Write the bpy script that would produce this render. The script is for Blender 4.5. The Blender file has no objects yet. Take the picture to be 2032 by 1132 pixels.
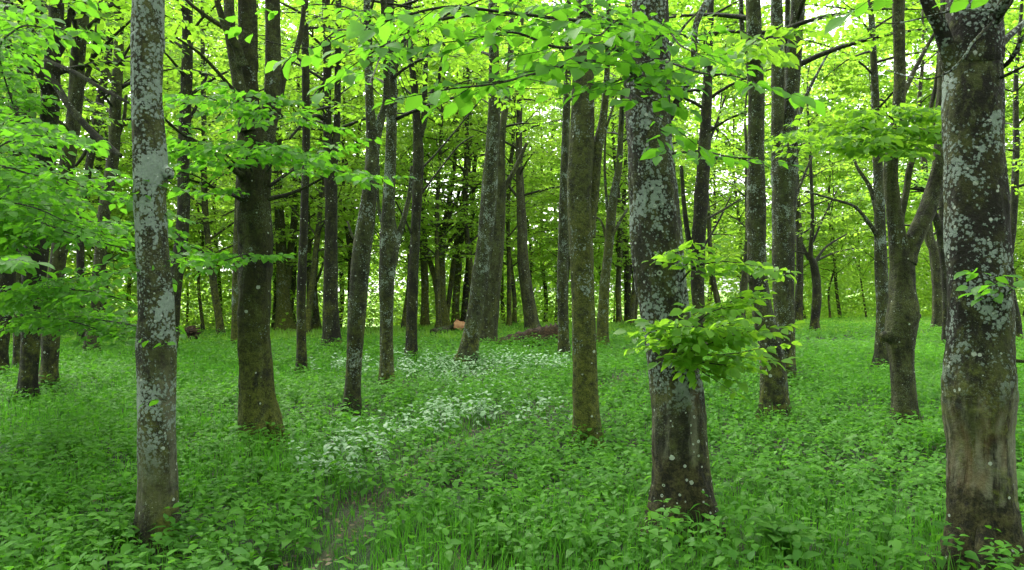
import bpy, math, random
import numpy as np
from mathutils import Vector, noise as mnoise

random.seed(7)
rng = np.random.default_rng(7)
scene = bpy.context.scene
COL = scene.collection

# ------------------------------------------------------------------ camera, sky, sun, exposure
F = 1564.0          # focal length in photo pixels (2032 wide)
EYE = 1.6
HOR = 575.0         # photo row of the horizon
cam_d = bpy.data.cameras.new("camera")
cam_d.sensor_width = 36.0
cam_d.lens = 36.0 * F / 2032.0
cam_d.shift_y = (HOR - 566.0) / 2032.0
cam_d.clip_start = 0.05
cam_d.clip_end = 3000
cam = bpy.data.objects.new("camera", cam_d)
COL.objects.link(cam)
cam.location = (0, 0, EYE)
cam.rotation_euler = (math.pi / 2, 0, 0)
scene.camera = cam

SUN_EL, SUN_AZ = math.radians(45), math.radians(-30)     # azimuth from +Y towards +X
w = bpy.data.worlds.new("World")
scene.world = w
w.use_nodes = True
wn, wl = w.node_tree.nodes, w.node_tree.links
bg = wn["Background"]
sky = wn.new("ShaderNodeTexSky")
sky.sky_type = 'NISHITA'
sky.sun_disc = False
sky.sun_elevation = SUN_EL
sky.sun_rotation = SUN_AZ
sky.air_density = 1.0
sky.dust_density = 3.0
hs = wn.new("ShaderNodeHueSaturation")
hs.inputs["Saturation"].default_value = 0.08             # overcast: the cloud greys the sky
wl.new(sky.outputs[0], hs.inputs["Color"])
wl.new(hs.outputs[0], bg.inputs[0])
bg.inputs[1].default_value = 0.15
sd = bpy.data.lights.new("sun", 'SUN')
sd.energy = 1.5
sd.angle = math.radians(25)
sd.color = (1.0, 0.96, 0.88)
sun = bpy.data.objects.new("sun", sd)
COL.objects.link(sun)
sv = Vector((math.sin(SUN_AZ) * math.cos(SUN_EL), math.cos(SUN_AZ) * math.cos(SUN_EL), math.sin(SUN_EL)))
sun.rotation_euler = sv.to_track_quat('Z', 'Y').to_euler()
sun.location = sv * 60
vs = scene.view_settings
vs.view_transform = 'Standard'
vs.look = 'None'
vs.exposure = 2.55
vs.gamma = 1
vs.use_curve_mapping = False
scene.render.engine = 'CYCLES'
cy = scene.cycles
cy.max_bounces = 8
cy.diffuse_bounces = 4
cy.transmission_bounces = 6
cy.glossy_bounces = 2
cy.use_denoising = True
cy.sample_clamp_indirect = 6


# ------------------------------------------------------------------ small helpers
def tag(o, label=None, cat=None, group=None, kind=None):
    if label: o["label"] = label
    if cat: o["category"] = cat
    if group: o["group"] = group
    if kind: o["kind"] = kind
    return o


def link(o, parent=None):
    COL.objects.link(o)
    if parent is not None: o.parent = parent
    return o


def empty(name, loc):
    o = bpy.data.objects.new(name, None)
    o.empty_display_size = 0.2
    o.location = loc
    return link(o)


_tab = rng.random((64, 64))


def vnoise(x, y):
    x = np.asarray(x, float); y = np.asarray(y, float)
    xi = np.floor(x).astype(int); yi = np.floor(y).astype(int)
    fx = x - xi; fy = y - yi
    fx = fx * fx * (3 - 2 * fx); fy = fy * fy * (3 - 2 * fy)
    g = lambda a, b: _tab[a % 64, b % 64]
    return (g(xi, yi) * (1 - fx) + g(xi + 1, yi) * fx) * (1 - fy) + (g(xi, yi + 1) * (1 - fx) + g(xi + 1, yi + 1) * fx) * fy


def fbm(x, y, s):
    return (vnoise(x * s, y * s) * .55 + vnoise(x * s * 2.1 + 9, y * s * 2.1 + 3) * .3 + vnoise(x * s * 4.3 + 5, y * s * 4.3 + 17) * .15)


def crest(x):
    return np.clip(32 + 0.42 * np.asarray(x, float), 23, 40)


def ground_h(x, y):
    x = np.asarray(x, float); y = np.asarray(y, float)
    h = (fbm(x + 50, y + 50, .35) - .5) * .22 * np.clip((y - 2) / 6, .15, 1)
    d = np.clip(y - crest(x), 0, 60)
    h = h - 0.1 * d * d / (d + 8)
    return h


def gy(py):                       # distance of a ground point seen at photo row py
    return EYE * F / (py - HOR)


def at(px, py, Y):                # photo pixel at distance Y -> world point
    return Vector(((px - 1016.0) / F * Y, Y, EYE + (HOR - py) / F * Y))


# ------------------------------------------------------------------ mesh building from arrays
def build(name, V, loops, counts, mats, mat_idx=None, tint=None, parent=None, smooth=False):
    me = bpy.data.meshes.new(name)
    V = np.ascontiguousarray(V, dtype=np.float32)
    loops = np.ascontiguousarray(loops, dtype=np.int32)
    counts = np.ascontiguousarray(counts, dtype=np.int32)
    me.vertices.add(len(V)); me.vertices.foreach_set("co", V.ravel())
    me.loops.add(len(loops)); me.loops.foreach_set("vertex_index", loops)
    me.polygons.add(len(counts))
    st = np.concatenate(([0], np.cumsum(counts)[:-1])).astype(np.int32)
    me.polygons.foreach_set("loop_start", st)
    if mat_idx is not None: me.polygons.foreach_set("material_index", np.ascontiguousarray(mat_idx, dtype=np.int32))
    for m in mats: me.materials.append(m)
    if tint is not None:
        a = me.attributes.new("tint", 'FLOAT', 'FACE')
        a.data.foreach_set("value", np.ascontiguousarray(tint, dtype=np.float32))
    me.update(calc_edges=True)
    me.validate()
    if smooth:
        me.polygons.foreach_set("use_smooth", np.ones(len(counts), dtype=bool))
    return link(bpy.data.objects.new(name, me), parent)


# leaf templates: (t along, s across, lift) verts and faces
def leaf_tpl(kind):
    if kind == 'near':            # ovate beech leaf folded on its midrib
        v = [(0, 0, 0), (.3, 0, -.01), (.68, 0, -.03), (1, 0, -.12),
             (.16, .24, .05), (.46, .36, .07), (.8, .2, 0), (.16, -.24, .05), (.46, -.36, .07), (.8, -.2, 0)]
        f = [(0, 1, 4), (1, 2, 5, 4), (2, 3, 6, 5), (0, 7, 1), (1, 7, 8, 2), (2, 8, 9, 3)]
    elif kind == 'herb':          # pointed toothed herb leaf
        v = [(0, 0, 0), (.3, 0, .02), (.65, 0, -.02), (1, 0, -.2),
             (.2, .2, .06), (.5, .23, .04), (.2, -.2, .06), (.5, -.23, .04)]
        f = [(0, 1, 4), (1, 2, 5, 4), (2, 3, 5), (0, 6, 1), (1, 6, 7, 2), (2, 7, 3)]
    else:                         # small distant leaf
        v = [(0, 0, 0), (.45, .33, .06), (1, 0, -.06), (.45, -.33, .06)]
        f = [(0, 3, 2, 1)]
    return np.array(v, float), f


def leaf_arrays(P, D, N, L, kind, wid=1.0):
    tv, tf = leaf_tpl(kind)
    P = np.asarray(P, float); D = np.asarray(D, float); N = np.asarray(N, float); L = np.asarray(L, float)
    D = D / (np.linalg.norm(D, axis=1, keepdims=True) + 1e-9)
    S = np.cross(N, D); S /= (np.linalg.norm(S, axis=1, keepdims=True) + 1e-9)
    U = np.cross(D, S)
    V = (P[:, None, :] + L[:, None, None] * (tv[None, :, 0:1] * D[:, None, :] + wid * tv[None, :, 1:2] * S[:, None, :] + tv[None, :, 2:3] * U[:, None, :]))
    n, k = len(P), len(tv)
    base = (np.arange(n) * k)[:, None]
    fl = np.array([i for f in tf for i in f])
    loops = (base + fl[None, :]).ravel()
    counts = np.tile(np.array([len(f) for f in tf]), n)
    return V.reshape(-1, 3), loops, counts, len(tf)


class Wood:
    """Collects tapered tubes into one mesh."""
    def __init__(s): s.V = []; s.loops = []; s.counts = []; s.n = 0

    def tube(s, pts, rad, sides=6, bump=None):
        pts = np.asarray(pts, float); m = len(pts)
        T = np.gradient(pts, axis=0); T /= (np.linalg.norm(T, axis=1, keepdims=True) + 1e-9)
        ref = np.array((1., 0, 0)) if abs(T[:, 0]).mean() < .7 else np.array((0, 0, 1.))
        A = np.cross(T, ref); A /= (np.linalg.norm(A, axis=1, keepdims=True) + 1e-9)
        B = np.cross(T, A)
        th = np.linspace(0, 2 * math.pi, sides, endpoint=False)
        R = np.asarray(rad, float)[:, None] * np.ones((1, sides))
        if bump is not None: R = bump(pts, th, R, A, B)
        V = pts[:, None, :] + R[:, :, None] * (np.cos(th)[None, :, None] * A[:, None, :] + np.sin(th)[None, :, None] * B[:, None, :])
        o = s.n
        s.V.append(V.reshape(-1, 3))
        i = np.arange(m - 1)[:, None] * sides; j = np.arange(sides)[None, :]; j2 = (j + 1) % sides
        q = np.stack([i + j, i + sides + j, i + sides + j2, i + j2], axis=-1).reshape(-1, 4) + o
        s.loops.append(q.ravel()); s.counts.append(np.full(len(q), 4))
        e = o + (m - 1) * sides                      # end cap
        s.loops.append(np.arange(e + sides - 1, e - 1, -1)); s.counts.append(np.array([sides]))
        s.n += m * sides

    def arrays(s):
        if not s.V: return np.zeros((0, 3)), np.zeros(0, int), np.zeros(0, int)
        return np.concatenate(s.V), np.concatenate(s.loops), np.concatenate(s.counts)


class Leaves:
    def __init__(s): s.P = []; s.D = []; s.N = []; s.L = []
    def add(s, p, d, n, l): s.P.append(p); s.D.append(d); s.N.append(n); s.L.append(l)


def spray_object(name, W, Lf, wood_mat, leaf_mat, kind, parent, wid=1.0):
    Vw, lw, cw = W.arrays()
    if not Lf.P:
        return build(name, Vw, lw, cw, [wood_mat], parent=parent, smooth=True)
    Vl, ll, cl, fp = leaf_arrays(Lf.P, Lf.D, Lf.N, Lf.L, kind, wid)
    V = np.concatenate([Vw, Vl]); loops = np.concatenate([lw, ll + len(Vw)]); cnt = np.concatenate([cw, cl])
    mi = np.concatenate([np.zeros(len(cw), int), np.ones(len(cl), int)])
    tint = np.concatenate([np.zeros(len(cw)), np.repeat(rng.random(len(Lf.P)), fp)])
    return build(name, V, loops, cnt, [wood_mat, leaf_mat], mi, tint, parent)


# ------------------------------------------------------------------ materials
def mat(name):
    m = bpy.data.materials.new(name); m.use_nodes = True
    nt = m.node_tree; nt.nodes.clear()
    return m, nt.nodes, nt.links


def mixc(n, l, fac, a, b):
    x = n.new("ShaderNodeMix"); x.data_type = 'RGBA'
    for sock, v in ((x.inputs[0], fac), (x.inputs[6], a), (x.inputs[7], b)):
        if hasattr(v, 'is_output'): l.new(v, sock)
        elif isinstance(v, tuple): sock.default_value = (*v, 1)
        else: sock.default_value = v
    return x.outputs[2]


def math_(n, l, op, a, b=None, c=None, clamp=False):
    x = n.new("ShaderNodeMath"); x.operation = op; x.use_clamp = clamp
    for i, v in enumerate((a, b, c)):
        if v is None: continue
        if hasattr(v, 'is_output'): l.new(v, x.inputs[i])
        else: x.inputs[i].default_value = v
    return x.outputs[0]


def ramp(n, l, v, lo, hi):
    x = n.new("ShaderNodeMapRange"); x.interpolation_type = 'SMOOTHSTEP'
    l.new(v, x.inputs[0]); x.inputs[1].default_value = lo; x.inputs[2].default_value = hi
    return x.outputs[0]


def leaf_material(name, dark, light, trans, spec=.03, tw=.5):
    m, n, l = mat(name)
    out = n.new("ShaderNodeOutputMaterial")
    at_ = n.new("ShaderNodeAttribute"); at_.attribute_name = "tint"
    oi = n.new("ShaderNodeObjectInfo")
    t = math_(n, l, 'MULTIPLY_ADD', oi.outputs["Random"], .3, math_(n, l, 'MULTIPLY', at_.outputs["Fac"], .7))
    tcn = n.new("ShaderNodeTexCoord"); nzn = n.new("ShaderNodeTexNoise"); nzn.inputs["Scale"].default_value = 2.2; nzn.inputs["Detail"].default_value = 3
    l.new(tcn.outputs["Object"], nzn.inputs["Vector"])
    t = math_(n, l, 'ADD', t, math_(n, l, 'MULTIPLY_ADD', nzn.outputs["Fac"], 1.2, -.6), clamp=True)
    c = mixc(n, l, t, dark, light)
    ct = mixc(n, l, t, tuple(v * .62 for v in trans), trans)
    d = n.new("ShaderNodeBsdfDiffuse"); l.new(c, d.inputs[0])
    tr = n.new("ShaderNodeBsdfTranslucent"); l.new(ct, tr.inputs[0])
    mx = n.new("ShaderNodeMixShader"); mx.inputs[0].default_value = tw
    l.new(d.outputs[0], mx.inputs[1]); l.new(tr.outputs[0], mx.inputs[2])
    g = n.new("ShaderNodeBsdfGlossy"); g.inputs["Roughness"].default_value = .5
    m2 = n.new("ShaderNodeMixShader"); m2.inputs[0].default_value = spec
    l.new(mx.outputs[0], m2.inputs[1]); l.new(g.outputs[0], m2.inputs[2])
    l.new(m2.outputs[0], out.inputs[0])
    return m


def bark(name, lichen=.35, lichen_lo=.3, moss=.5, moss_hi=1.6, spots=.3, tone=1.0, warm=0.0, black=0.2, rings=0.0, pale=0.0, foot=0.0):
    m, n, l = mat(name)
    out = n.new("ShaderNodeOutputMaterial")
    tc = n.new("ShaderNodeTexCoord")
    oi = n.new("ShaderNodeObjectInfo")
    off = n.new("ShaderNodeVectorMath"); off.operation = 'SCALE'
    off.inputs[0].default_value = (37., 19., 0.)
    l.new(oi.outputs["Random"], off.inputs["Scale"])
    co = n.new("ShaderNodeVectorMath"); co.operation = 'ADD'
    l.new(tc.outputs["Object"], co.inputs[0]); l.new(off.outputs[0], co.inputs[1])
    P = co.outputs[0]
    sep = n.new("ShaderNodeSeparateXYZ"); l.new(tc.outputs["Object"], sep.inputs[0]); Z = sep.outputs[2]

    def nz(scale, detail=4, rough=.6, stretch=None, dist=0.):
        x = n.new("ShaderNodeTexNoise"); x.inputs["Scale"].default_value = scale
        x.inputs["Detail"].default_value = detail; x.inputs["Roughness"].default_value = rough
        x.inputs["Distortion"].default_value = dist
        if stretch:
            mp = n.new("ShaderNodeMapping"); mp.inputs["Scale"].default_value = stretch
            l.new(P, mp.inputs[0]); l.new(mp.outputs[0], x.inputs["Vector"])
        else: l.new(P, x.inputs["Vector"])
        return x.outputs["Fac"]

    def vor(scale, feature='F1'):
        x = n.new("ShaderNodeTexVoronoi"); x.feature = feature; x.inputs["Scale"].default_value = scale
        l.new(P, x.inputs["Vector"]); return x
    n_big, n_mid, n_fine = nz(2.3, 3), nz(14, 6, .72), nz(60, 5, .75)
    n_str = nz(9, 4, .6, (1.0, 1.0, .22))
    tone *= .75; dk = (.012 * tone, .012 * tone, .007 * tone); br = (.060 * tone, .073 * tone, .026 * tone)
    br = tuple(a + warm * b for a, b in zip(br, (.018, .010, -.003)))
    c = mixc(n, l, ramp(n, l, math_(n, l, 'MULTIPLY_ADD', n_mid, .5, math_(n, l, 'MULTIPLY', n_str, .5)), .40, .60), dk, br)
    c = mixc(n, l, math_(n, l, 'MULTIPLY', ramp(n, l, n_fine, .52, .68), .5), c, tuple(v * 1.7 for v in br))
    v3 = vor(26, 'DISTANCE_TO_EDGE')
    c = mixc(n, l, math_(n, l, 'MULTIPLY', math_(n, l, 'SUBTRACT', 1.0, ramp(n, l, v3.outputs["Distance"], .0, .10)), .3 if pale <= 0 else .0), c, (.010, .010, .006))
    spk = math_(n, l, 'MULTIPLY', ramp(n, l, nz(95, 3, .6), .56, .62), ramp(n, l, nz(4, 4, .65), .42, .6))
    c = mixc(n, l, math_(n, l, 'MULTIPLY', spk, .55), c, (.20, .235, .18))
    # black weathered patches
    c = mixc(n, l, math_(n, l, 'MULTIPLY', ramp(n, l, nz(3.1, 6, .75, (1, 1, .6)), .53 - .05 * (black >= .35), .575 - .05 * (black >= .35), ), min(1, black * 2)), c, (.012, .011, .008))
    if pale > 0:      # smooth pale bark exposed low on the trunk, in upright streaks
        pz = math_(n, l, 'MULTIPLY', ramp(n, l, Z, .15, .4), math_(n, l, 'SUBTRACT', 1.0, ramp(n, l, Z, .95, 1.25)))
        pm_ = math_(n, l, 'MULTIPLY', ramp(n, l, nz(6, 5, .7, (1, 1, .18)), .46, .58), math_(n, l, 'MULTIPLY', pz, pale))
        c = mixc(n, l, pm_, c, mixc(n, l, n_mid, (.045, .042, .018), (.25, .26, .19)))
        om = math_(n, l, 'MULTIPLY', ramp(n, l, nz(3.7, 4, .6, (1, 1, .3)), .52, .66), math_(n, l, 'MULTIPLY', pz, .45))
        c = mixc(n, l, om, c, (.13, .075, .02))
    # moss, thicker towards the foot
    mz = math_(n, l, 'SUBTRACT', 1.15, math_(n, l, 'DIVIDE', Z, moss_hi), clamp=True)
    mz = math_(n, l, 'MULTIPLY_ADD', mz, .8, .25)
    mm = math_(n, l, 'MULTIPLY', ramp(n, l, math_(n, l, 'MULTIPLY_ADD', n_mid, .45, math_(n, l, 'MULTIPLY', n_big, .6)), .62 - .3 * moss, .78 - .3 * moss), mz, clamp=True)
    mcol = mixc(n, l, ramp(n, l, math_(n, l, 'MULTIPLY_ADD', n_fine, .5, math_(n, l, 'MULTIPLY', n_mid, .5)), .4, .6), (.022, .030, .005), (.115, .13, .018))
    c = mixc(n, l, math_(n, l, 'MULTIPLY', mm, .85), c, mcol)
    # foliose lichen: blue-grey crust in broad fields broken into small lobes
    v1 = vor(42); v2 = vor(95)
    lob = math_(n, l, 'MULTIPLY_ADD', v2.outputs["Distance"], .35, math_(n, l, 'MULTIPLY', v1.outputs["Distance"], .65))
    field = math_(n, l, 'MULTIPLY_ADD', nz(5.5, 6, .7, (1, 1, .75), .4), .7, math_(n, l, 'MULTIPLY', n_big, .3))
    field = math_(n, l, 'SUBTRACT', field, math_(n, l, 'MULTIPLY', lob, .32))
    th = .50 - .14 * lichen
    hz = ramp(n, l, math_(n, l, 'ADD', Z, math_(n, l, 'MULTIPLY', n_big, .5)), lichen_lo, lichen_lo + .5)
    lm = math_(n, l, 'MULTIPLY', ramp(n, l, field, th, th + .05), hz)
    lcol = mixc(n, l, n_fine, (.10, .14, .12), (.33, .40, .35))
    c = mixc(n, l, math_(n, l, 'MULTIPLY', lm, .9 if lichen > 0 else 0), c, lcol)
    if foot > 0:      # rough dark crust round the foot
        fm = ramp(n, l, math_(n, l, 'MULTIPLY_ADD', n_big, .5, math_(n, l, 'MULTIPLY_ADD', n_mid, .25, Z)), foot + .32, foot + .42)
        c = mixc(n, l, fm, mixc(n, l, ramp(n, l, math_(n, l, 'MULTIPLY_ADD', n_mid, .6, math_(n, l, 'MULTIPLY', n_fine, .4)), .42, .6), (.008, .008, .004), (.060, .056, .020)), c)
    # round crusts
    if spots > 0:
        for sc, r, amt in ((8.5, .19, .30), (21, .24, .35)):
            v = vor(sc)
            sx = n.new("ShaderNodeSeparateColor"); l.new(v.outputs["Color"], sx.inputs[0])
            on = math_(n, l, 'LESS_THAN', sx.outputs[0], spots * amt * 2)
            dd = math_(n, l, 'MULTIPLY_ADD', n_fine, .18, v.outputs["Distance"])
            rr = math_(n, l, 'MULTIPLY_ADD', sx.outputs[1], r * .8, r * .6)
            sm = math_(n, l, 'MULTIPLY', math_(n, l, 'LESS_THAN', dd, rr), on)
            if rings:
                inner = math_(n, l, 'GREATER_THAN', dd, math_(n, l, 'MULTIPLY', rr, .62))
                keep = math_(n, l, 'MAXIMUM', inner, math_(n, l, 'GREATER_THAN', sx.outputs[2], rings))
                sm = math_(n, l, 'MULTIPLY', sm, keep)
            c = mixc(n, l, math_(n, l, 'MULTIPLY', sm, .85), c, (.38, .43, .37))
    b = n.new("ShaderNodeBsdfPrincipled")
    l.new(c, b.inputs["Base Color"]); b.inputs["Roughness"].default_value = .85
    b.inputs["Specular IOR Level"].default_value = .25
    hgt = math_(n, l, 'MULTIPLY_ADD', lm, .35, math_(n, l, 'MULTIPLY_ADD', n_fine, .35, math_(n, l, 'MULTIPLY', n_str, .9)))
    hgt = math_(n, l, 'ADD', hgt, math_(n, l, 'MULTIPLY', n_mid, .9))
    hgt = math_(n, l, 'MULTIPLY_ADD', ramp(n, l, v3.outputs["Distance"], 0, .15), .14 if pale <= 0 else .02, hgt)
    bp = n.new("ShaderNodeBump"); bp.inputs["Strength"].default_value = 1.0; bp.inputs["Distance"].default_value = .035
    l.new(hgt, bp.inputs["Height"]); l.new(bp.outputs[0], b.inputs["Normal"])
    l.new(b.outputs[0], out.inputs[0])
    return m


M_TWIG = bark("twig_bark", lichen=.1, moss=.2, spots=0, tone=.6)
M_FARBARK = bark("far_bark", lichen=.15, lichen_lo=1.0, moss=.55, moss_hi=5, spots=.2, tone=.9)
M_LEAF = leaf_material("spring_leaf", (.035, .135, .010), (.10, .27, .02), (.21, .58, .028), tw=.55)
M_LEAFMID_LIT = leaf_material("lit_mid_leaf", (.07, .20, .012), (.14, .31, .02), (.36, .70, .04), tw=.58)  # brighter copy of the spring leaf: extra sky light put into the colour
M_LEAFFAR_LIT = leaf_material("lit_far_leaf", (.14, .27, .02), (.22, .40, .035), (.42, .72, .055), tw=.6)  # brightest leaf copy: sky light on the far crowns painted into the colour
M_HERB = leaf_material("herb_leaf", (.031, .125, .012), (.112, .30, .028), (.16, .47, .027), spec=.018, tw=.4)
M_HERBLIGHT = leaf_material("bright_herb_leaf", (.06, .19, .025), (.12, .29, .04), (.18, .48, .04), spec=.02, tw=.45)
M_PALE = leaf_material("pale_variegated_leaf", (.10, .24, .08), (.30, .43, .27), (.14, .34, .08), spec=.05, tw=.25)
M_GRASS = leaf_material("grass_blade", (.036, .15, .012), (.09, .27, .022), (.13, .44, .025), spec=.015, tw=.45)
M_GRASSFAR_LIT = leaf_material("lit_far_grass", (.10, .28, .012), (.20, .42, .02), (.34, .70, .03), spec=.05, tw=.45)  # grass colour brightened to stand for open-sky light on the far rise
M_LITTER = leaf_material("dead_leaf", (.05, .036, .014), (.17, .14, .06), (.08, .06, .02), spec=.04, tw=.2)


def ground_material():
    m, n, l = mat("forest_soil")
    out = n.new("ShaderNodeOutputMaterial"); tc = n.new("ShaderNodeTexCoord")
    def nz(s, d=5):
        x = n.new("ShaderNodeTexNoise"); x.inputs["Scale"].default_value = s; x.inputs["Detail"].default_value = d
        l.new(tc.outputs["Object"], x.inputs["Vector"]); return x.outputs["Fac"]
    c = mixc(n, l, ramp(n, l, nz(9), .35, .65), (.012, .010, .006), (.026, .026, .010))
    c = mixc(n, l, ramp(n, l, nz(1.2), .35, .6), c, (.012, .040, .006))
    c = mixc(n, l, math_(n, l, 'MULTIPLY', ramp(n, l, nz(60, 3), .58, .66), .5), c, (.07, .055, .025))
    sp = n.new("ShaderNodeSeparateXYZ"); l.new(tc.outputs["Object"], sp.inputs[0])
    c = mixc(n, l, ramp(n, l, sp.outputs[1], 38, 52), c, mixc(n, l, ramp(n, l, nz(.6), .35, .65), (.10, .22, .02), (.17, .30, .03)))
    b = n.new("ShaderNodeBsdfPrincipled"); l.new(c, b.inputs["Base Color"]); b.inputs["Roughness"].default_value = .95
    bp = n.new("ShaderNodeBump"); bp.inputs["Distance"].default_value = .03; l.new(nz(30), bp.inputs["Height"]); l.new(bp.outputs[0], b.inputs["Normal"])
    l.new(b.outputs[0], out.inputs[0]); return m


def plain(name, a, b_, scale, rough=.9, stretch=(1, 1, 1), bump=.01):
    m, n, l = mat(name)
    out = n.new("ShaderNodeOutputMaterial"); tc = n.new("ShaderNodeTexCoord")
    mp = n.new("ShaderNodeMapping"); mp.inputs["Scale"].default_value = stretch; l.new(tc.outputs["Object"], mp.inputs[0])
    x = n.new("ShaderNodeTexNoise"); x.inputs["Scale"].default_value = scale; x.inputs["Detail"].default_value = 6; x.inputs["Roughness"].default_value = .65
    l.new(mp.outputs[0], x.inputs["Vector"])
    c = mixc(n, l, ramp(n, l, x.outputs["Fac"], .36, .64), a, b_)
    b = n.new("ShaderNodeBsdfPrincipled"); l.new(c, b.inputs["Base Color"]); b.inputs["Roughness"].default_value = rough
    bp = n.new("ShaderNodeBump"); bp.inputs["Distance"].default_value = bump; l.new(x.outputs["Fac"], bp.inputs["Height"]); l.new(bp.outputs[0], b.inputs["Normal"])
    l.new(b.outputs[0], out.inputs[0]); return m


# ------------------------------------------------------------------ ground and path
xs = np.concatenate([np.linspace(-900, -62, 16), np.linspace(-60, 60, 361), np.linspace(62, 900, 16)])
ys = np.concatenate([np.linspace(-300, -6, 12), np.linspace(-5, 60, 261), np.linspace(62, 120, 20), np.linspace(135, 1800, 22)])
GX, GY = np.meshgrid(xs, ys)
PATH_PX = [(560, 1190), (640, 1110), (715, 1030), (790, 962), (880, 902), (960, 868), (1050, 833), (1140, 800), (1225, 772), (1330, 752), (1480, 742)]
PATH = np.array([((px - 1016) / F * gy(py), gy(py)) for px, py in PATH_PX])


def path_dist(x, y):
    x = np.asarray(x, float); y = np.asarray(y, float)
    best = np.full(x.shape, 1e9)
    for a, b in zip(PATH[:-1], PATH[1:]):
        d = b - a; t = np.clip(((x - a[0]) * d[0] + (y - a[1]) * d[1]) / (d @ d), 0, 1)
        best = np.minimum(best, np.hypot(x - a[0] - t * d[0], y - a[1] - t * d[1]))
    return best


GZ = ground_h(GX, GY)
nx, ny = len(xs), len(ys)
i = np.arange(ny - 1)[:, None] * nx; j = np.arange(nx - 1)[None, :]
q = np.stack([i + j, i + j + 1, i + nx + j + 1, i + nx + j], -1).reshape(-1, 4)
g = build("ground", np.stack([GX, GY, GZ], -1).reshape(-1, 3), q.ravel(), np.full(len(q), 4), [ground_material()], smooth=True)
tag(g, "dark leaf-mould forest floor under the plants", None, None, "structure")

# trodden path: a strip laid just above the soil
pts = []
for a, b in zip(PATH[:-1], PATH[1:]):
    for t in np.linspace(0, 1, 12, endpoint=False): pts.append(a + (b - a) * t)
pts = np.array(pts); T = np.gradient(pts, axis=0); T /= np.linalg.norm(T, axis=1, keepdims=True)
Nn = np.stack([-T[:, 1], T[:, 0]], -1)
cols = np.linspace(-1, 1, 7)
PV = []
for k in range(len(pts)):
    hw = .06 + .04 * float(vnoise(k * .4, 3.3))
    for c_ in cols:
        p = pts[k] + Nn[k] * c_ * hw
        PV.append((p[0], p[1], float(ground_h(p[0], p[1])) + .025 - .05 * abs(c_)))
i = np.arange(len(pts) - 1)[:, None] * 7; j = np.arange(6)[None, :]
q = np.stack([i + j, i + j + 1, i + 8 + j, i + 7 + j], -1).reshape(-1, 4)
p_ = build("path", np.array(PV), q[:, ::-1].ravel(), np.full(len(q), 4), [plain("trodden_earth", (.012, .022, .005), (.045, .052, .016), 14, bump=.02)], smooth=True)
tag(p_, "narrow trodden earth path winding between the plants", None, None, "structure")


# ------------------------------------------------------------------ growing branches
def unit(v):
    return v / (np.linalg.norm(v) + 1e-9)


def curve(pts, n):
    """Catmull-Rom through the given points (any dimension), n samples per span."""
    P = np.asarray(pts, float)
    P = np.vstack([2 * P[0] - P[1], P, 2 * P[-1] - P[-2]])
    out = []
    for a in range(1, len(P) - 2):
        p0, p1, p2, p3 = P[a - 1], P[a], P[a + 1], P[a + 2]
        for t in np.linspace(0, 1, n, endpoint=False):
            out.append(.5 * ((2 * p1) + (p2 - p0) * t + (2 * p0 - 5 * p1 + 4 * p2 - p3) * t * t + (3 * p1 - p0 - 3 * p2 + p3) * t ** 3))
    out.append(P[-2])
    return np.array(out)


R = random.random
def rnd(a, b): return a + (b - a) * R()


def leafy_twig(W, Lf, p0, d, L, r, leaf, gap, tilt, sub=0, sides=3):
    n = max(3, int(L / .09))
    p = np.array(p0, float); d = unit(np.array(d, float))
    pts = [p.copy()]
    step = L / n
    for k in range(n):
        d = unit(d + np.array((rnd(-.12, .12), rnd(-.12, .12), rnd(-.1, .06))))
        p = p + d * step; pts.append(p.copy())
    W.tube(pts, np.linspace(r, r * .35, len(pts)), sides)
    side = 1 if R() < .5 else -1
    s = gap * .6
    while s <= L:
        u = s / step; k = min(n - 1, int(u)); f = u - k
        q = pts[k] * (1 - f) + pts[k + 1] * f
        t = unit(pts[k + 1] - pts[k])
        sd = unit(np.cross(t, (0, 0, 1.0))) * side
        last = s + gap > L
        ld = t * (1.2 if last else .55) + sd * (0.1 if last else .85) + np.array((0, 0, rnd(-.75, .15)))
        nn = np.array((rnd(-tilt, tilt), rnd(-tilt, tilt), 1.0))
        Lf.add(q + sd * .006, ld, nn, leaf * rnd(.5, 1.25))
        if sub and s > L * .15 and s < L * .85 and R() < sub:
            leafy_twig(W, Lf, q, t * .7 + sd * .75 + np.array((0, 0, rnd(-.15, .1))), L * rnd(.3, .5), r * .5, leaf, gap, tilt, 0, sides)
        side = -side
        s += gap * rnd(.8, 1.2)


def grow(W, Lf, pts, r0, r1, leaf, gap=.05, sp=.16, tw=.55, tilt=.35, sub=.3, start=.2, sides=5, twsides=3, bare=False):
    """A limb along pts with alternating leafy side twigs lying in flat sprays."""
    pts = np.asarray(pts, float)
    W.tube(pts, np.linspace(r0, r1, len(pts)), sides)
    if bare: return
    seg = np.linalg.norm(np.diff(pts, axis=0), axis=1); S = np.concatenate([[0], np.cumsum(seg)]); tot = S[-1]
    s = tot * start; side = 1 if R() < .5 else -1
    while s < tot:
        k = min(len(pts) - 2, int(np.searchsorted(S, s)) - 1); k = max(k, 0)
        f = (s - S[k]) / (seg[k] + 1e-9); q = pts[k] * (1 - f) + pts[k + 1] * f
        t = unit(pts[k + 1] - pts[k]); sd = np.cross(t, (0, 0, 1.0))
        sd = unit(sd if np.linalg.norm(sd) > .15 else np.array((rnd(-1, 1), rnd(-1, 1), 0))) * side
        u = s / tot
        leafy_twig(W, Lf, q, t * .65 + sd * .8 + np.array((0, 0, rnd(-.2, .15))), tw * rnd(.5, 1.15) * (1.1 - .55 * u), max(r1 * .8, .0016), leaf, gap, tilt, sub, twsides)
        side = -side; s += sp * rnd(.6, 1.4)
    leafy_twig(W, Lf, pts[-1], pts[-1] - pts[-2], tw * .6, max(r1, .0016), leaf, gap, tilt, sub, twsides)


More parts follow.
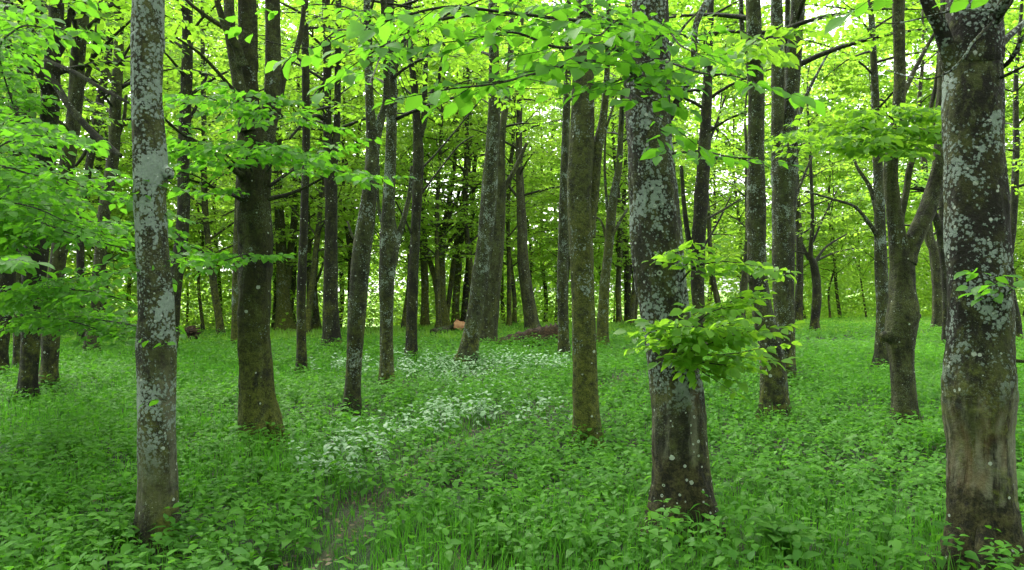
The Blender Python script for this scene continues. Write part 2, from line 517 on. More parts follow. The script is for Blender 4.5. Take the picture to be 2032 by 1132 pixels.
def bumper(seed, amp, flare_h, lobes, lobe_amp):
    ph = [random.uniform(0, 6.28) for _ in range(3)]
    def f(pts, th, Rr, A, B):
        out = Rr.copy()
        for a in range(len(pts)):
            z = pts[a][2]; r = Rr[a, 0]
            fl = math.exp(-max(z, 0) / flare_h)
            for b in range(len(th)):
                cx, cy_ = math.cos(th[b]), math.sin(th[b])
                k = 1 + amp * mnoise.noise(Vector((cx * 1.1 + seed, cy_ * 1.1, z * 1.3))) + amp * .6 * mnoise.noise(Vector((cx * 2.3, cy_ * 2.3 + seed, z * 4.5)))
                k += amp * .38 * mnoise.noise(Vector((cx * 5 + seed, cy_ * 5, z * 12))) + amp * .22 * mnoise.noise(Vector((cx * 11 + seed, cy_ * 11, z * 26)))
                k += .30 * math.exp(-max(z, 0) / .15) * (flare_h > .1) + lobe_amp * 1.9 * fl * (math.cos(lobes * th[b] + ph[0] + z * .8) * .6 + math.cos((lobes + 2) * th[b] + ph[1]) * .4)
                out[a, b] = r * k
        return out
    return f


def make_tree(label, base_py, trunk, limbs=(), bark_mat=None, H=11., crown=None, leaf_mat=None, sides=20, Y=None, group=None,
              amp=.10, lobes=4, lobe_amp=.16, ext=True, name="beech_tree", cat="tree"):
    """trunk: (px, py, width px) from the foot up; limbs: lists of (px, py, depth offset m, width px)."""
    Y = Y or gy(base_py)
    if crown: H += 2
    px0 = trunk[0][0]
    X0 = (px0 - 1016) / F * Y
    z0 = float(ground_h(X0, Y))
    root = empty(name, (X0, Y, z0))
    tag(root, label, cat, group)
    org = np.array((X0, Y, z0))
    rows = []
    for (px, py, wd) in trunk:
        p = np.array(at(px, py, Y)) - org
        rows.append((p[0], random.uniform(-.02, .02) * Y * .1, p[2], wd / 2 / F * Y))
    rows[0] = (rows[0][0], 0, min(rows[0][2], 0) , rows[0][3])
    lowz = rows[0][2]
    rows.insert(0, (rows[0][0], 0, lowz - .35, rows[0][3] * 1.08))
    if ext and rows[-1][2] < H - 1:
        dx = (rows[-1][0] - rows[-2][0]) / max(.2, rows[-1][2] - rows[-2][2]) * .4
        dx = max(-.15, min(.15, dx))
        zt, rt, xt = rows[-1][2], rows[-1][3], rows[-1][0]
        for k in (1, 2, 3):
            f = k / 3
            rows.append((xt + dx * (H - zt) * f + random.uniform(-.15, .15), random.uniform(-.2, .2), zt + (H - zt) * f, rt * (1 - .7 * f)))
    n = max(4, int(22 if Y < 6 else (10 if Y < 12 else 6)))
    C = curve(rows, n)
    W = Wood()
    W.tube(C[:, :3], np.clip(C[:, 3], .01, None), sides, bumper(random.uniform(0, 90), amp, .28, lobes, lobe_amp))
    for lb in limbs:
        lp = [(*(np.array(at(px, py, Y + dy)) - org), wd / 2 / F * (Y + dy)) for (px, py, dy, wd) in lb]
        LC = curve(lp, 6)
        LC[:2, 3] *= 1.15
        W.tube(LC[:, :3], np.clip(LC[:, 3], .003, None), max(6, sides // 2), bumper(random.uniform(0, 90), .12, .01, 3, 0))
    V, lo, ct = W.arrays()
    build("trunk", V, lo, ct, [bark_mat], parent=root, smooth=True)
    if crown:
        nl, zlo, zhi, ll, lsz = crown; zlo -= (1.3 if Y > 9 else 0); zhi += 2; nl = int(nl * (1.15 if Y > 24 else 2.1 if Y > 9 else 1.0)); ll *= 1.15
        W2, L2 = Wood(), Leaves()
        for k in range(nl):
            z = zlo + (zhi - zlo) * (k + R()) / nl
            kk = int(np.clip(np.searchsorted(C[:, 2], z), 1, len(C) - 1)); o = C[kk]
            az = k * 2.4 + rnd(-.5, .5)
            up = rnd(.2, .9)
            L = ll * rnd(.6, 1.2) * (1.1 - .5 * (z - zlo) / max(.1, zhi - zlo))
            d = np.array((math.cos(az), math.sin(az), up)); p = o[:3].copy(); P_ = [p.copy()]
            for s_ in range(7):
                d = unit(d + np.array((rnd(-.15, .15), rnd(-.15, .15), -.08)))
                p = p + d * L / 7; P_.append(p.copy())
            grow(W2, L2, P_, max(.012, min(.05, o[3] * .4)), .004, lsz * 1.3, gap=lsz * .85, sp=.24, tw=.9, tilt=.8, sub=.45, start=.25, sides=4)
        spray_object("crown", W2, L2, M_TWIG, leaf_mat or M_LEAFMID_LIT, 'far' if Y > 7 else 'far', root)
    return root, org, Y


def leafy_branch(tree, paths, leaf=.07, gap=.05, sp=.15, tw=.45, sub=.3, leaf_mat=None, r0=.008, r1=.002, kind='near', start=.15, tilt=.8, bare=False, name="leafy_branch"):
    """paths: lists of (px, py, distance) in the photo; the branch starts on its tree and reaches out from it."""
    root, org, Y = tree
    W, L = Wood(), Leaves()
    for pth in paths:
        lp = curve([np.array(at(*p)) - org for p in pth], 6)
        grow(W, L, lp, r0, r1, leaf, gap=gap, sp=sp, tw=tw, sub=sub, start=start, tilt=tilt, bare=bare)
    return spray_object(name, W, L, M_TWIG, leaf_mat or M_LEAF, kind, root)


# ------------------------------------------------------------------ the trees one can tell apart
B_T1 = bark("bark_crusted_lichen", lichen=1.25, lichen_lo=.55, moss=.35, moss_hi=1.2, spots=.5, tone=1.3, warm=.4, black=.1, pale=.6)
B_T2 = bark("bark_mossy_broad", lichen=.25, lichen_lo=1.0, moss=.85, moss_hi=1.5, spots=.15, tone=.8, black=.8)
B_T14 = bark("bark_ringed_lichen", lichen=.95, lichen_lo=.9, moss=.4, moss_hi=1.0, spots=.95, tone=1.0, warm=.25, black=.35, rings=.55, pale=.55, foot=.5)
B_T23 = bark("bark_blotched_lichen", lichen=1.05, lichen_lo=1.15, moss=.45, moss_hi=1.6, spots=.55, tone=1.1, warm=.3, black=.6, pale=.95, foot=.45)
B_MOSS = bark("bark_moss_green", lichen=.6, lichen_lo=.8, moss=.9, moss_hi=3.5, spots=.2, tone=.95, black=.15)
B_GREY = bark("bark_grey_lichen", lichen=.8, lichen_lo=.5, moss=.6, moss_hi=1.4, spots=.5, tone=1.0, black=.25)
B_DARK = bark("bark_dark", lichen=.2, lichen_lo=.6, moss=.45, moss_hi=1.5, spots=.35, tone=.6, black=.5)
B_BROWN = bark("bark_brown", lichen=.15, lichen_lo=1.5, moss=.35, moss_hi=1.5, spots=.25, tone=1.15, warm=.35, black=.2)

T = {}
T['t1'] = make_tree("straight slender trunk crusted in pale blue-grey lichen, brown and orange-stained near its foot", 1085,
    [(312, 1085, 82), (313, 1030, 76), (313, 950, 73), (312, 850, 70), (312, 760, 71), (311, 680, 74), (311, 600, 67), (303, 500, 61), (298, 400, 60), (299, 330, 63), (293, 200, 56), (294, 80, 60), (294, 0, 60)],
    [[(318, 335, 0, 26), (334, 345, -.02, 22), (338, 352, -.03, 14)]],
    B_T1, H=11, crown=(12, 4.6, 11, 2.4, .10), sides=84, amp=.08, lobe_amp=.08)
T['t2'] = make_tree("broad mossy trunk with a cleft in its swollen foot and dark stems above its fork", 885,
    [(517, 888, 86), (515, 860, 80), (510, 800, 70), (507, 700, 62), (506, 600, 61), (507, 500, 66), (503, 400, 61), (503, 310, 60), (498, 245, 46), (493, 170, 37), (492, 90, 34), (490, 0, 33)],
    [[(488, 892, -.10, 30), (490, 860, -.08, 24), (496, 800, .0, 10)], [(548, 892, -.08, 32), (541, 855, -.07, 26), (528, 785, 0, 12)], [(519, 896, -.27, 30), (517, 862, -.22, 26), (512, 800, -.1, 10)],
     [(512, 315, 0, 48), (527, 265, .05, 38), (540, 190, .1, 33), (542, 90, .15, 30), (540, 0, .2, 29), (535, -200, .3, 24)],
     [(492, 260, -.1, 30), (478, 190, -.15, 26), (463, 110, -.2, 22), (456, 50, -.2, 21), (453, -60, -.2, 19)],
     [(480, 130, -.2, 22), (468, 90, -.3, 17), (448, 55, -.4, 14), (430, 0, -.5, 11)],
     [(455, 60, -.2, 12), (420, 40, -.3, 9), (380, 10, -.4, 7), (360, -10, -.4, 6)],
     [(545, 230, .1, 20), (565, 140, .2, 15), (585, 110, .3, 12), (598, 60, .4, 10), (605, 0, .5, 8)],
     [(482, 350, -.1, 14), (455, 330, -.4, 10), (415, 295, -.7, 8), (360, 265, -1., 6), (325, 235, -1.3, 5)],
     [(480, 395, -.1, 9), (445, 380, -.4, 7), (400, 365, -.7, 5), (370, 355, -.9, 4)],
     [(535, 395, -.1, 9), (575, 385, -.3, 7), (620, 365, -.5, 5), (690, 325, -.7, 4)],
     [(535, 370, 0, 7), (575, 340, .2, 6), (620, 310, .4, 4)],
     [(492, 215, -.2, 9), (455, 170, -.6, 7), (400, 110, -1, 6), (350, 75, -1.3, 4)]],
    B_T2, H=10, crown=(14, 5.2, 10, 2.4, .10), sides=64, amp=.17, lobes=3, lobe_amp=.2)
T['t3'] = make_tree("slender lichen-flecked trunk swaying right as it climbs to a narrow fork", 830,
    [(697, 832, 42), (700, 780, 34), (704, 700, 32), (710, 600, 36), (716, 520, 37), (727, 440, 34), (737, 350, 27), (739, 280, 26), (733, 200, 17), (730, 60, 15), (728, 0, 14)],
    [[(741, 290, 0, 22), (755, 240, .05, 17), (767, 190, .1, 14), (764, 80, .1, 12), (758, -60, .2, 11)],
     [(722, 500, .1, 6), (700, 470, .2, 5), (690, 440, .3, 4)]],
    B_GREY, H=10, crown=(12, 5.5, 10, 2.0, .10), sides=28)
T['t4'] = make_tree("upright grey-brown trunk bulging at its middle, with a thin arm leaning off to its right", 775,
    [(767, 778, 30), (767, 720, 27), (767, 640, 26), (768, 560, 30), (772, 490, 37), (770, 420, 26), (775, 320, 22), (778, 200, 21), (776, 80, 20), (772, 0, 19)],
    [[(778, 520, 0, 20), (787, 480, .05, 15), (800, 440, .1, 11), (812, 390, .2, 9), (818, 330, .3, 7)],
     [(776, 150, 0, 12), (795, 110, .1, 10), (808, 60, .2, 8), (815, 0, .3, 7)],
     [(764, 470, .1, 8), (750, 400, .2, 6), (752, 330, .3, 5)]],
    B_GREY, H=10, crown=(12, 5.5, 10, 2.2, .10), sides=24)
T['t5'] = make_tree("thin dark white-flecked pole of a tree just right of the broad mossy trunk", 750,
    [(598, 752, 25), (598, 700, 20), (598, 600, 18), (603, 450, 16), (607, 300, 15), (606, 150, 15), (604, 0, 14)], [],
    B_DARK, H=11, crown=(10, 6, 11, 1.8, .10), sides=18)
T['t6'] = make_tree("dark flaring trunk standing alone with two close stems above", 700,
    [(660, 702, 46), (658, 670, 36), (656, 600, 30), (656, 520, 26), (657, 420, 24), (656, 340, 26), (650, 250, 17), (649, 120, 16), (647, 0, 15)],
    [[(658, 345, 0, 16), (667, 290, 0, 14), (670, 180, .1, 13), (672, 0, .1, 12), (672, -60, .1, 11)],
     [(648, 240, 0, 9), (625, 230, -.3, 7), (598, 250, -.6, 6), (575, 275, -.9, 5)],
     [(650, 160, 0, 9), (625, 190, -.3, 8), (610, 215, -.5, 6)]],
    B_DARK, H=12, crown=(14, 6.5, 12, 2.2, .11), sides=22)
T['t7'] = make_tree("dark slim trunk opening into a tall candelabra of upright arms", 720,
    [(815, 722, 28), (816, 680, 23), (818, 600, 21), (822, 500, 20), (827, 400, 20), (830, 320, 22), (828, 250, 16), (822, 170, 13), (813, 90, 11), (808, 0, 10)],
    [[(833, 270, 0, 14), (842, 230, 0, 13), (843, 170, 0, 10), (848, 60, .1, 9), (850, -40, .1, 8)],
     [(838, 255, 0, 11), (852, 200, .2, 10), (872, 150, .3, 9), (880, 100, .3, 7), (884, 30, .4, 6)],
     [(832, 340, .1, 5), (870, 300, .4, 4), (920, 240, .8, 3), (960, 190, 1, 2.4)],
     [(832, 390, .1, 5), (870, 340, .4, 4), (910, 290, .8, 3), (940, 270, 1, 2.4)],
     [(820, 470, 0, 5), (800, 430, -.2, 4), (785, 400, -.4, 3)]],
    B_DARK, H=11, crown=(12, 6.5, 11, 2, .10), sides=18)
T['t8'] = make_tree("spotted grey trunk leaning right from a slanting foot, crossing in front of its brown twin", 730,
    [(920, 733, 46), (928, 705, 40), (938, 650, 33), (950, 570, 32), (962, 480, 31), (970, 390, 31), (976, 300, 26), (981, 200, 23), (980, 100, 20), (978, 0, 18)], [],
    B_GREY, H=11, crown=(12, 7, 11, 2, .10), sides=24)
T['t9'] = make_tree("straight brown trunk tucked close behind the leaning spotted one, with a thin side stem", 690,
    [(966, 694, 46), (969, 660, 38), (976, 580, 34), (985, 480, 30), (991, 390, 26), (994, 320, 16), (999, 240, 13), (1010, 170, 12), (1014, 60, 10), (1016, 0, 9)],
    [[(990, 400, 0, 14), (1003, 370, .1, 11), (1020, 340, .2, 10), (1045, 285, .4, 7)],
     [(1005, 365, .1, 6), (1018, 380, .2, 6), (1025, 390, .2, 5)]],
    B_BROWN, H=12, crown=(12, 7, 12, 2.2, .10), sides=22)
T['t10'] = make_tree("reddish brown trunk leaning left above the rotting log", 660,
    [(1059, 662, 34), (1055, 640, 29), (1046, 580, 25), (1038, 520, 22), (1036, 450, 20), (1033, 390, 17), (1031, 340, 15), (1030, 250, 12), (1034, 150, 10)], [],
    B_BROWN, H=11, crown=(16, 6, 11, 2.4, .12), leaf_mat=M_LEAFFAR_LIT, sides=18)
T['t11'] = make_tree("narrow grey-green trunk half hidden at the left of the straight mossy one", 715,
    [(1120, 718, 26), (1118, 660, 21), (1116, 580, 21), (1118, 480, 22), (1120, 400, 21), (1122, 300, 17), (1126, 150, 14), (1128, 0, 12)], [],
    B_GREY, H=11, crown=(12, 7, 11, 2, .1), sides=18)
T['t12'] = make_tree("straight moss-green trunk right of the path, a second stem hugging its upper right side", 885,
    [(1166, 888, 64), (1165, 850, 56), (1161, 780, 50), (1159, 680, 47), (1157, 580, 45), (1153, 480, 46), (1150, 400, 50), (1152, 330, 50), (1155, 250, 46), (1158, 160, 42), (1160, 60, 36), (1160, 0, 34)],
    [[(1146, 892, -.05, 24), (1149, 860, -.04, 18), (1154, 800, 0, 8)], [(1187, 893, -.04, 26), (1182, 855, -.03, 19), (1172, 790, 0, 8)],
     [(1163, 470, .02, 30), (1176, 380, .05, 26), (1184, 300, .05, 22), (1196, 240, .1, 16), (1203, 170, .1, 12), (1207, 60, .1, 10), (1208, -60, .1, 9)],
     [(1183, 330, 0, 6), (1205, 250, .1, 5), (1225, 185, .2, 4)],
     [(1140, 330, .03, 8), (1131, 322, .03, 6), (1127, 318, .03, 3)]],
    B_MOSS, H=10, crown=(12, 5.3, 10, 2.2, .10), sides=36)
T['t13'] = make_tree("slim spotted trunk between the straight mossy tree and the big ringed one, forking high", 695,
    [(1195, 697, 30), (1196, 660, 24), (1199, 580, 20), (1207, 500, 18), (1213, 430, 19), (1219, 380, 16), (1228, 330, 13), (1234, 230, 11), (1240, 100, 9)],
    [[(1202, 470, .1, 6), (1193, 440, .2, 5), (1180, 430, .3, 4)],
     [(1210, 450, 0, 8), (1203, 390, .1, 6), (1200, 320, .2, 5), (1203, 240, .3, 4)],
     [(1214, 470, 0, 7), (1230, 440, .1, 6), (1245, 415, .2, 5)]],
    B_MOSS, H=11, crown=(14, 6.5, 11, 2.2, .11), sides=18)
T['t14'] = make_tree("big trunk spotted and ringed with pale lichen, a leafy shoot on its right side", 1065,
    [(1355, 1070, 152), (1354, 1030, 136), (1351, 960, 116), (1347, 880, 106), (1344, 800, 103), (1334, 720, 96), (1323, 640, 95), (1312, 560, 98), (1304, 480, 100), (1298, 400, 96), (1291, 300, 91), (1287, 200, 90), (1288, 110, 80), (1289, 0, 68)],
    [[(1298, 1082, -.08, 48), (1308, 1030, -.06, 36), (1320, 950, 0, 16)], [(1410, 1082, -.06, 52), (1400, 1025, -.05, 38), (1386, 935, 0, 16)], [(1352, 1092, -.24, 52), (1352, 1035, -.18, 38), (1350, 955, -.08, 16)],
     [(1325, 235, 0, 18), (1345, 200, -.05, 15), (1362, 165, -.1, 13), (1376, 120, -.15, 12), (1379, 60, -.15, 12), (1392, 25, -.1, 13), (1420, -20, 0, 13)],
     [(1300, 120, 0, 14), (1330, 90, .1, 8), (1360, 50, .2, 5), (1400, 10, .3, 4)],
     [(1270, 160, -.1, 16), (1245, 135, -.4, 9), (1225, 130, -.7, 6)]],
    B_T14, H=11, crown=(12, 4.6, 11, 2.4, .10), sides=96, amp=.10, lobes=4, lobe_amp=.10)
T['t15'] = make_tree("twin-footed mossy trunk leaning left, nearer one of the crossing pair right of the leafy shoot", 840,
    [(1537, 843, 60), (1537, 800, 54), (1533, 740, 50), (1526, 680, 46), (1512, 610, 40), (1503, 520, 36), (1500, 420, 36), (1501, 300, 33), (1500, 200, 32), (1497, 100, 30), (1494, 0, 28)],
    [[(1495, 560, 0, 18), (1488, 450, .05, 13), (1486, 350, .1, 8)],
     [(1494, 160, .1, 12), (1480, 110, .2, 10), (1472, 50, .2, 9), (1470, -40, .3, 8)]],
    B_GREY, H=10, crown=(12, 5.5, 10, 2.1, .10), sides=34, lobes=2, lobe_amp=.14)
T['t16'] = make_tree("grey lichen-streaked trunk splitting into two tall parallel stems, behind the twin-footed one", 765,
    [(1561, 768, 42), (1560, 720, 35), (1557, 650, 36), (1553, 560, 42), (1555, 460, 46), (1557, 380, 48), (1557, 320, 48), (1567, 250, 30), (1574, 150, 30), (1578, 60, 29), (1582, 0, 28)],
    [[(1547, 360, 0, 30), (1544, 270, -.05, 26), (1543, 150, -.05, 24), (1541, 0, -.1, 22), (1540, -100, -.1, 20)],
     [(1560, 250, .1, 12), (1561, 150, .2, 11), (1563, 0, .3, 10), (1564, -60, .3, 10)],
     [(1582, 240, 0, 9), (1600, 190, .2, 7), (1625, 140, .4, 5), (1650, 95, .6, 4)],
     [(1576, 400, 0, 7), (1595, 350, .2, 5), (1612, 310, .3, 4)]],
    B_GREY, H=11, crown=(12, 6.5, 11, 2.2, .10), sides=30)
T['t17'] = make_tree("small crooked dark tree alone on the bright grass, its stem kinking to the left", 665,
    [(1617, 668, 20), (1617, 640, 17), (1620, 600, 18), (1621, 560, 17), (1615, 525, 15), (1608, 505, 10), (1612, 450, 8), (1611, 400, 7), (1609, 330, 6)],
    [[(1606, 515, 0, 8), (1598, 500, .1, 7), (1590, 480, .2, 5)],
     [(1617, 520, 0, 6), (1640, 490, .3, 5), (1680, 465, .6, 3)],
     [(1613, 480, 0, 5), (1635, 430, .3, 4), (1660, 380, .6, 3)]],
    B_DARK, H=8, crown=(18, 3.5, 8, 2.2, .12), leaf_mat=M_LEAFFAR_LIT, sides=14)
T['t18'] = make_tree("thin brown trunk beyond the parallel-stemmed tree at the edge of bright grass", 640,
    [(1583, 642, 19), (1584, 600, 16), (1586, 540, 14), (1585, 470, 14), (1580, 380, 13), (1578, 280, 10)], [],
    B_DARK, H=11, crown=(16, 5, 11, 2.6, .13), leaf_mat=M_LEAFFAR_LIT, sides=12)
T['t19'] = make_tree("slim grey trunk standing close behind the forked knotty tree, on its left", 740,
    [(1746, 743, 30), (1748, 690, 26), (1752, 620, 25), (1750, 540, 25), (1746, 460, 22), (1743, 380, 20), (1742, 320, 18), (1736, 200, 15), (1730, 60, 12), (1728, 0, 11)],
    [[(1742, 470, 0, 9), (1722, 440, -.2, 8), (1695, 410, -.4, 6), (1650, 395, -.6, 5), (1600, 380, -.9, 4)],
     [(1740, 420, 0, 10), (1725, 370, .1, 8), (1700, 330, .2, 6), (1690, 290, .3, 5)]],
    B_GREY, H=10, crown=(14, 5.5, 10, 2.2, .10), sides=24)
T['t20'] = make_tree("knotty brown trunk with a burr and a wide Y-shaped fork", 855,
    [(1797, 858, 60), (1796, 830, 50), (1792, 770, 44), (1789, 710, 46), (1788, 660, 58), (1792, 620, 60), (1792, 570, 48), (1790, 520, 46), (1780, 460, 34), (1772, 400, 28), (1768, 330, 26), (1780, 240, 24), (1786, 150, 22), (1783, 60, 22), (1782, 0, 22)],
    [[(1797, 520, 0, 38), (1815, 475, .0, 34), (1838, 425, .05, 33), (1857, 370, .1, 32), (1868, 310, .1, 28), (1868, 240, .15, 26), (1872, 150, .2, 22), (1876, 0, .2, 19)],
     [(1768, 670, -.02, 22), (1757, 668, -.05, 22), (1750, 672, -.06, 14)],
     [(1806, 632, -.05, 22), (1818, 628, -.06, 20), (1823, 632, -.06, 12)],
     [(1782, 450, 0, 16), (1798, 380, .1, 13), (1806, 330, .1, 12), (1830, 270, .2, 9), (1855, 180, .3, 8), (1866, 90, .4, 7)],
     [(1786, 200, 0, 12), (1805, 160, .1, 10), (1830, 110, .2, 8), (1858, 60, .3, 6)]],
    B_BROWN, H=10, crown=(12, 5.3, 10, 2.2, .10), sides=40, amp=.12, lobes=4, lobe_amp=.12)
T['t21'] = make_tree("pale brown trunk bending left, far behind between the Y-forked tree and the thickest trunk", 660,
    [(1862, 662, 28), (1861, 620, 23), (1859, 560, 21), (1853, 500, 20), (1845, 470, 18), (1838, 400, 14), (1832, 300, 11)],
    [[(1856, 500, 0, 14), (1866, 470, .2, 12), (1868, 400, .3, 10), (1866, 300, .3, 8)]],
    B_BROWN, H=10, crown=(16, 4.5, 10, 2.6, .12), leaf_mat=M_LEAFFAR_LIT, sides=16)
T['t22'] = make_tree("dark trunk emerging at the left edge of the big lichen-blotched one", 692,
    [(1880, 695, 22), (1879, 640, 19), (1877, 560, 17), (1872, 490, 17), (1863, 450, 16), (1852, 420, 13), (1838, 380, 10)],
    [[(1873, 480, 0, 14), (1875, 400, .1, 12), (1874, 280, .2, 10), (1870, 100, .2, 8)]],
    B_DARK, H=7, crown=(10, 5.5, 9, 2.2, .11), ext=False, sides=16)
T['t23'] = make_tree("thickest trunk, at the right, blotched with grey-green lichen and black scars", 1150,
    [(1958, 1165, 176), (1956, 1110, 150), (1953, 1040, 130), (1950, 960, 121), (1947, 880, 116), (1941, 800, 126), (1940, 750, 126), (1943, 680, 120), (1943, 590, 117), (1941, 490, 115), (1939, 400, 111), (1934, 300, 106), (1928, 200, 108), (1930, 100, 103), (1932, 0, 103)],
    [[(1893, 1172, -.06, 58), (1904, 1090, -.05, 42), (1914, 990, 0, 16)], [(2024, 1172, -.06, 62), (2008, 1085, -.05, 44), (1995, 985, 0, 16)], [(1960, 1182, -.24, 60), (1958, 1095, -.19, 42), (1955, 985, -.08, 16)],
     [(1892, 130, 0, 34), (1878, 90, -.05, 30), (1864, 50, -.1, 27), (1845, 15, -.15, 25), (1825, -40, -.2, 22)],
     [(1965, 50, -.1, 30), (1983, 25, -.2, 24), (1998, -5, -.3, 20), (2020, -60, -.4, 16)],
     [(1980, 95, 0, 16), (2005, 70, .1, 13), (2040, 40, .2, 11), (2100, -10, .3, 8)],
     [(1980, 140, 0, 9), (2005, 120, -.1, 8), (2030, 75, -.2, 7), (2070, 30, -.3, 5)],
     [(1975, 158, -.05, 8), (2000, 148, -.2, 6), (2035, 130, -.3, 5), (2080, 110, -.4, 4)],
     [(1975, 40, -.18, 7), (1930, 85, -.3, 5), (1915, 110, -.32, 5), (1880, 145, -.3, 4), (1830, 157, -.2, 3), (1760, 140, 0, 2)],
     [(1985, 25, -.2, 8), (1940, 20, -.32, 5), (1890, 22, -.36, 4), (1790, 45, -.3, 3), (1740, 45, -.2, 2)],
     [(1993, 714, -.02, 9), (2010, 716, -.05, 7), (2040, 717, -.1, 6), (2080, 710, -.2, 4)],
     [(1990, 440, 0, 8), (2000, 480, -.05, 5), (2006, 520, -.1, 4), (2020, 560, -.15, 4)]],
    B_T23, H=11, crown=(12, 4.3, 11, 2.4, .10), sides=96, amp=.10, lobes=4, lobe_amp=.08)
T['t24'] = make_tree("dark trunk leaning in at the right edge behind the biggest trunk", 682,
    [(2016, 685, 22), (2014, 640, 19), (2008, 590, 18), (2000, 540, 17), (2010, 440, 15), (2016, 300, 12)], [],
    B_DARK, H=10, crown=(12, 5.5, 10, 2.2, .11), sides=16)
T['t25'] = make_tree("dark upright trunk seen behind the big ringed trunk, right of it, above the leafy shoot", 700,
    [(1392, 703, 30), (1388, 640, 26), (1384, 560, 26), (1386, 480, 28), (1391, 400, 28), (1397, 300, 24), (1403, 200, 20), (1408, 60, 14), (1410, 0, 13)],
    [[(1378, 520, 0, 13), (1366, 470, .1, 11), (1358, 410, .2, 9), (1352, 330, .3, 7)],
     [(1392, 440, 0, 6), (1430, 420, .3, 5), (1470, 395, .6, 3)],
     [(1390, 500, .1, 6), (1420, 450, .4, 4), (1450, 390, .7, 3)],
     [(1398, 300, 0, 7), (1420, 250, .2, 5), (1440, 190, .3, 4)]],
    B_DARK, H=11, crown=(14, 6, 11, 2.4, .11), sides=18)
# left side
T['l0'] = make_tree("nearly black trunk at the left edge leaning in to the right", 760,
    [(-8, 765, 42), (-4, 700, 36), (3, 620, 34), (12, 520, 36), (22, 430, 34), (36, 310, 32), (47, 200, 30), (55, 100, 28), (62, 0, 26)],
    [[(62, 60, 0, 16), (80, 20, .1, 14), (90, -30, .1, 12)]],
    B_DARK, H=10, crown=(12, 6.3, 10, 2.2, .10), sides=26)
T['l1'] = make_tree("dark spotted trunk leaning right from the grass, second trunk in from the left edge", 805,
    [(54, 808, 40), (56, 760, 33), (59, 690, 34), (64, 600, 38), (74, 500, 44), (84, 400, 40), (95, 280, 34), (102, 180, 32), (107, 80, 28), (112, 0, 26)],
    [[(98, 210, -.05, 16), (80, 150, -.3, 15), (60, 115, -.5, 13), (0, 85, -.9, 12), (-60, 70, -1.2, 10)],
     [(96, 150, -.1, 16), (118, 180, -.3, 14), (140, 215, -.5, 14), (180, 260, -.7, 13), (215, 290, -.9, 12), (240, 310, -1.1, 8)],
     [(90, 120, -.2, 8), (150, 145, -.5, 8), (200, 175, -.7, 7), (262, 208, -.9, 5)],
     [(110, 120, 0, 12), (130, 80, .1, 10), (138, 30, .2, 9), (140, -40, .3, 8)]],
    B_DARK, H=10, crown=(12, 5.6, 10, 2.2, .10), sides=30)
T['l2'] = make_tree("brown trunk with a swollen dark foot and smooth middle, behind the lower left leaves", 785,
    [(95, 788, 46), (95, 765, 42), (98, 720, 32), (102, 640, 36), (112, 560, 30), (122, 470, 30), (132, 350, 28), (147, 220, 28), (157, 100, 26), (165, 0, 24)],
    [[(150, 200, 0, 12), (180, 130, .2, 9), (192, 60, .3, 8), (200, 0, .4, 7)],
     [(140, 260, -.1, 8), (110, 240, -.4, 6), (70, 260, -.7, 5)],
     [(160, 70, 0, 9), (185, 45, -.1, 8), (205, 30, -.2, 6), (240, 25, -.3, 4)]],
    B_BROWN, H=10, crown=(12, 6, 10, 2.2, .10), sides=26)
T['l3'] = make_tree("grey-brown trunk rising from bright grass left of the crusted lichen trunk", 706,
    [(181, 709, 34), (183, 680, 27), (187, 620, 25), (198, 530, 24), (207, 430, 23), (222, 320, 22), (230, 220, 21), (235, 100, 18), (238, 0, 16)],
    [[(226, 290, 0, 10), (245, 240, .2, 7), (250, 190, .3, 6)],
     [(231, 170, -.1, 9), (190, 115, -.3, 8), (145, 80, -.6, 7)]],
    B_BROWN, H=11, crown=(14, 6.5, 11, 2.2, .10), sides=22)
T['l4'] = make_tree("pale trunk at the left edge with a root running out over the grass", 748,
    [(36, 750, 28), (37, 720, 18), (36, 650, 16), (34, 560, 15), (36, 440, 15), (30, 300, 14), (20, 150, 12), (15, 0, 11)],
    [[(33, 728, 0, 12), (22, 742, -.1, 10), (8, 747, -.2, 7), (-10, 752, -.3, 4)]],
    B_GREY, H=9, crown=(10, 6, 9, 2, .10), sides=18)
T['l6'] = make_tree("thin crooked stem leaning right between the left-hand trunks", 690,
    [(163, 692, 18), (162, 620, 15), (160, 520, 14), (163, 420, 14), (175, 340, 14), (190, 250, 16), (203, 180, 15), (216, 100, 13), (222, 0, 11)],
    [[(186, 270, 0, 9), (165, 310, .1, 7), (150, 330, .2, 5)]],
    B_DARK, H=10, crown=(12, 6.5, 10, 2, .1), sides=16)
T['l7'] = make_tree("dark trunk passing behind the crusted lichen trunk and showing on its right", 712,
    [(334, 715, 36), (338, 660, 30), (346, 580, 28), (357, 500, 26), (364, 420, 24), (365, 330, 23), (369, 220, 22), (371, 100, 21), (372, 0, 20)],
    [[(369, 250, 0, 8), (395, 200, .2, 6), (410, 150, .3, 5)]],
    B_DARK, H=11, crown=(12, 7, 11, 2.2, .10), sides=22)
T['l8'] = make_tree("narrow mossy stem peeping out at the left of the broad cleft-footed trunk", 695,
    [(466, 697, 17), (466, 650, 15), (467, 580, 15), (470, 480, 14), (474, 350, 12)], [],
    B_MOSS, H=10, crown=(10, 6.5, 10, 2, .1), sides=14)
T['l9'] = make_tree("mossy yellow-green flaring trunk, far back between the cleft-footed trunk and the thin pole", 657,
    [(566, 660, 50), (564, 640, 36), (562, 600, 28), (560, 540, 24), (556, 460, 20), (553, 380, 17), (552, 280, 14)],
    [[(567, 570, 0, 18), (577, 500, .2, 15), (583, 440, .3, 13), (586, 340, .4, 10)]],
    B_MOSS, H=11, crown=(16, 6, 11, 2.6, .12), leaf_mat=M_LEAFFAR_LIT, sides=18)
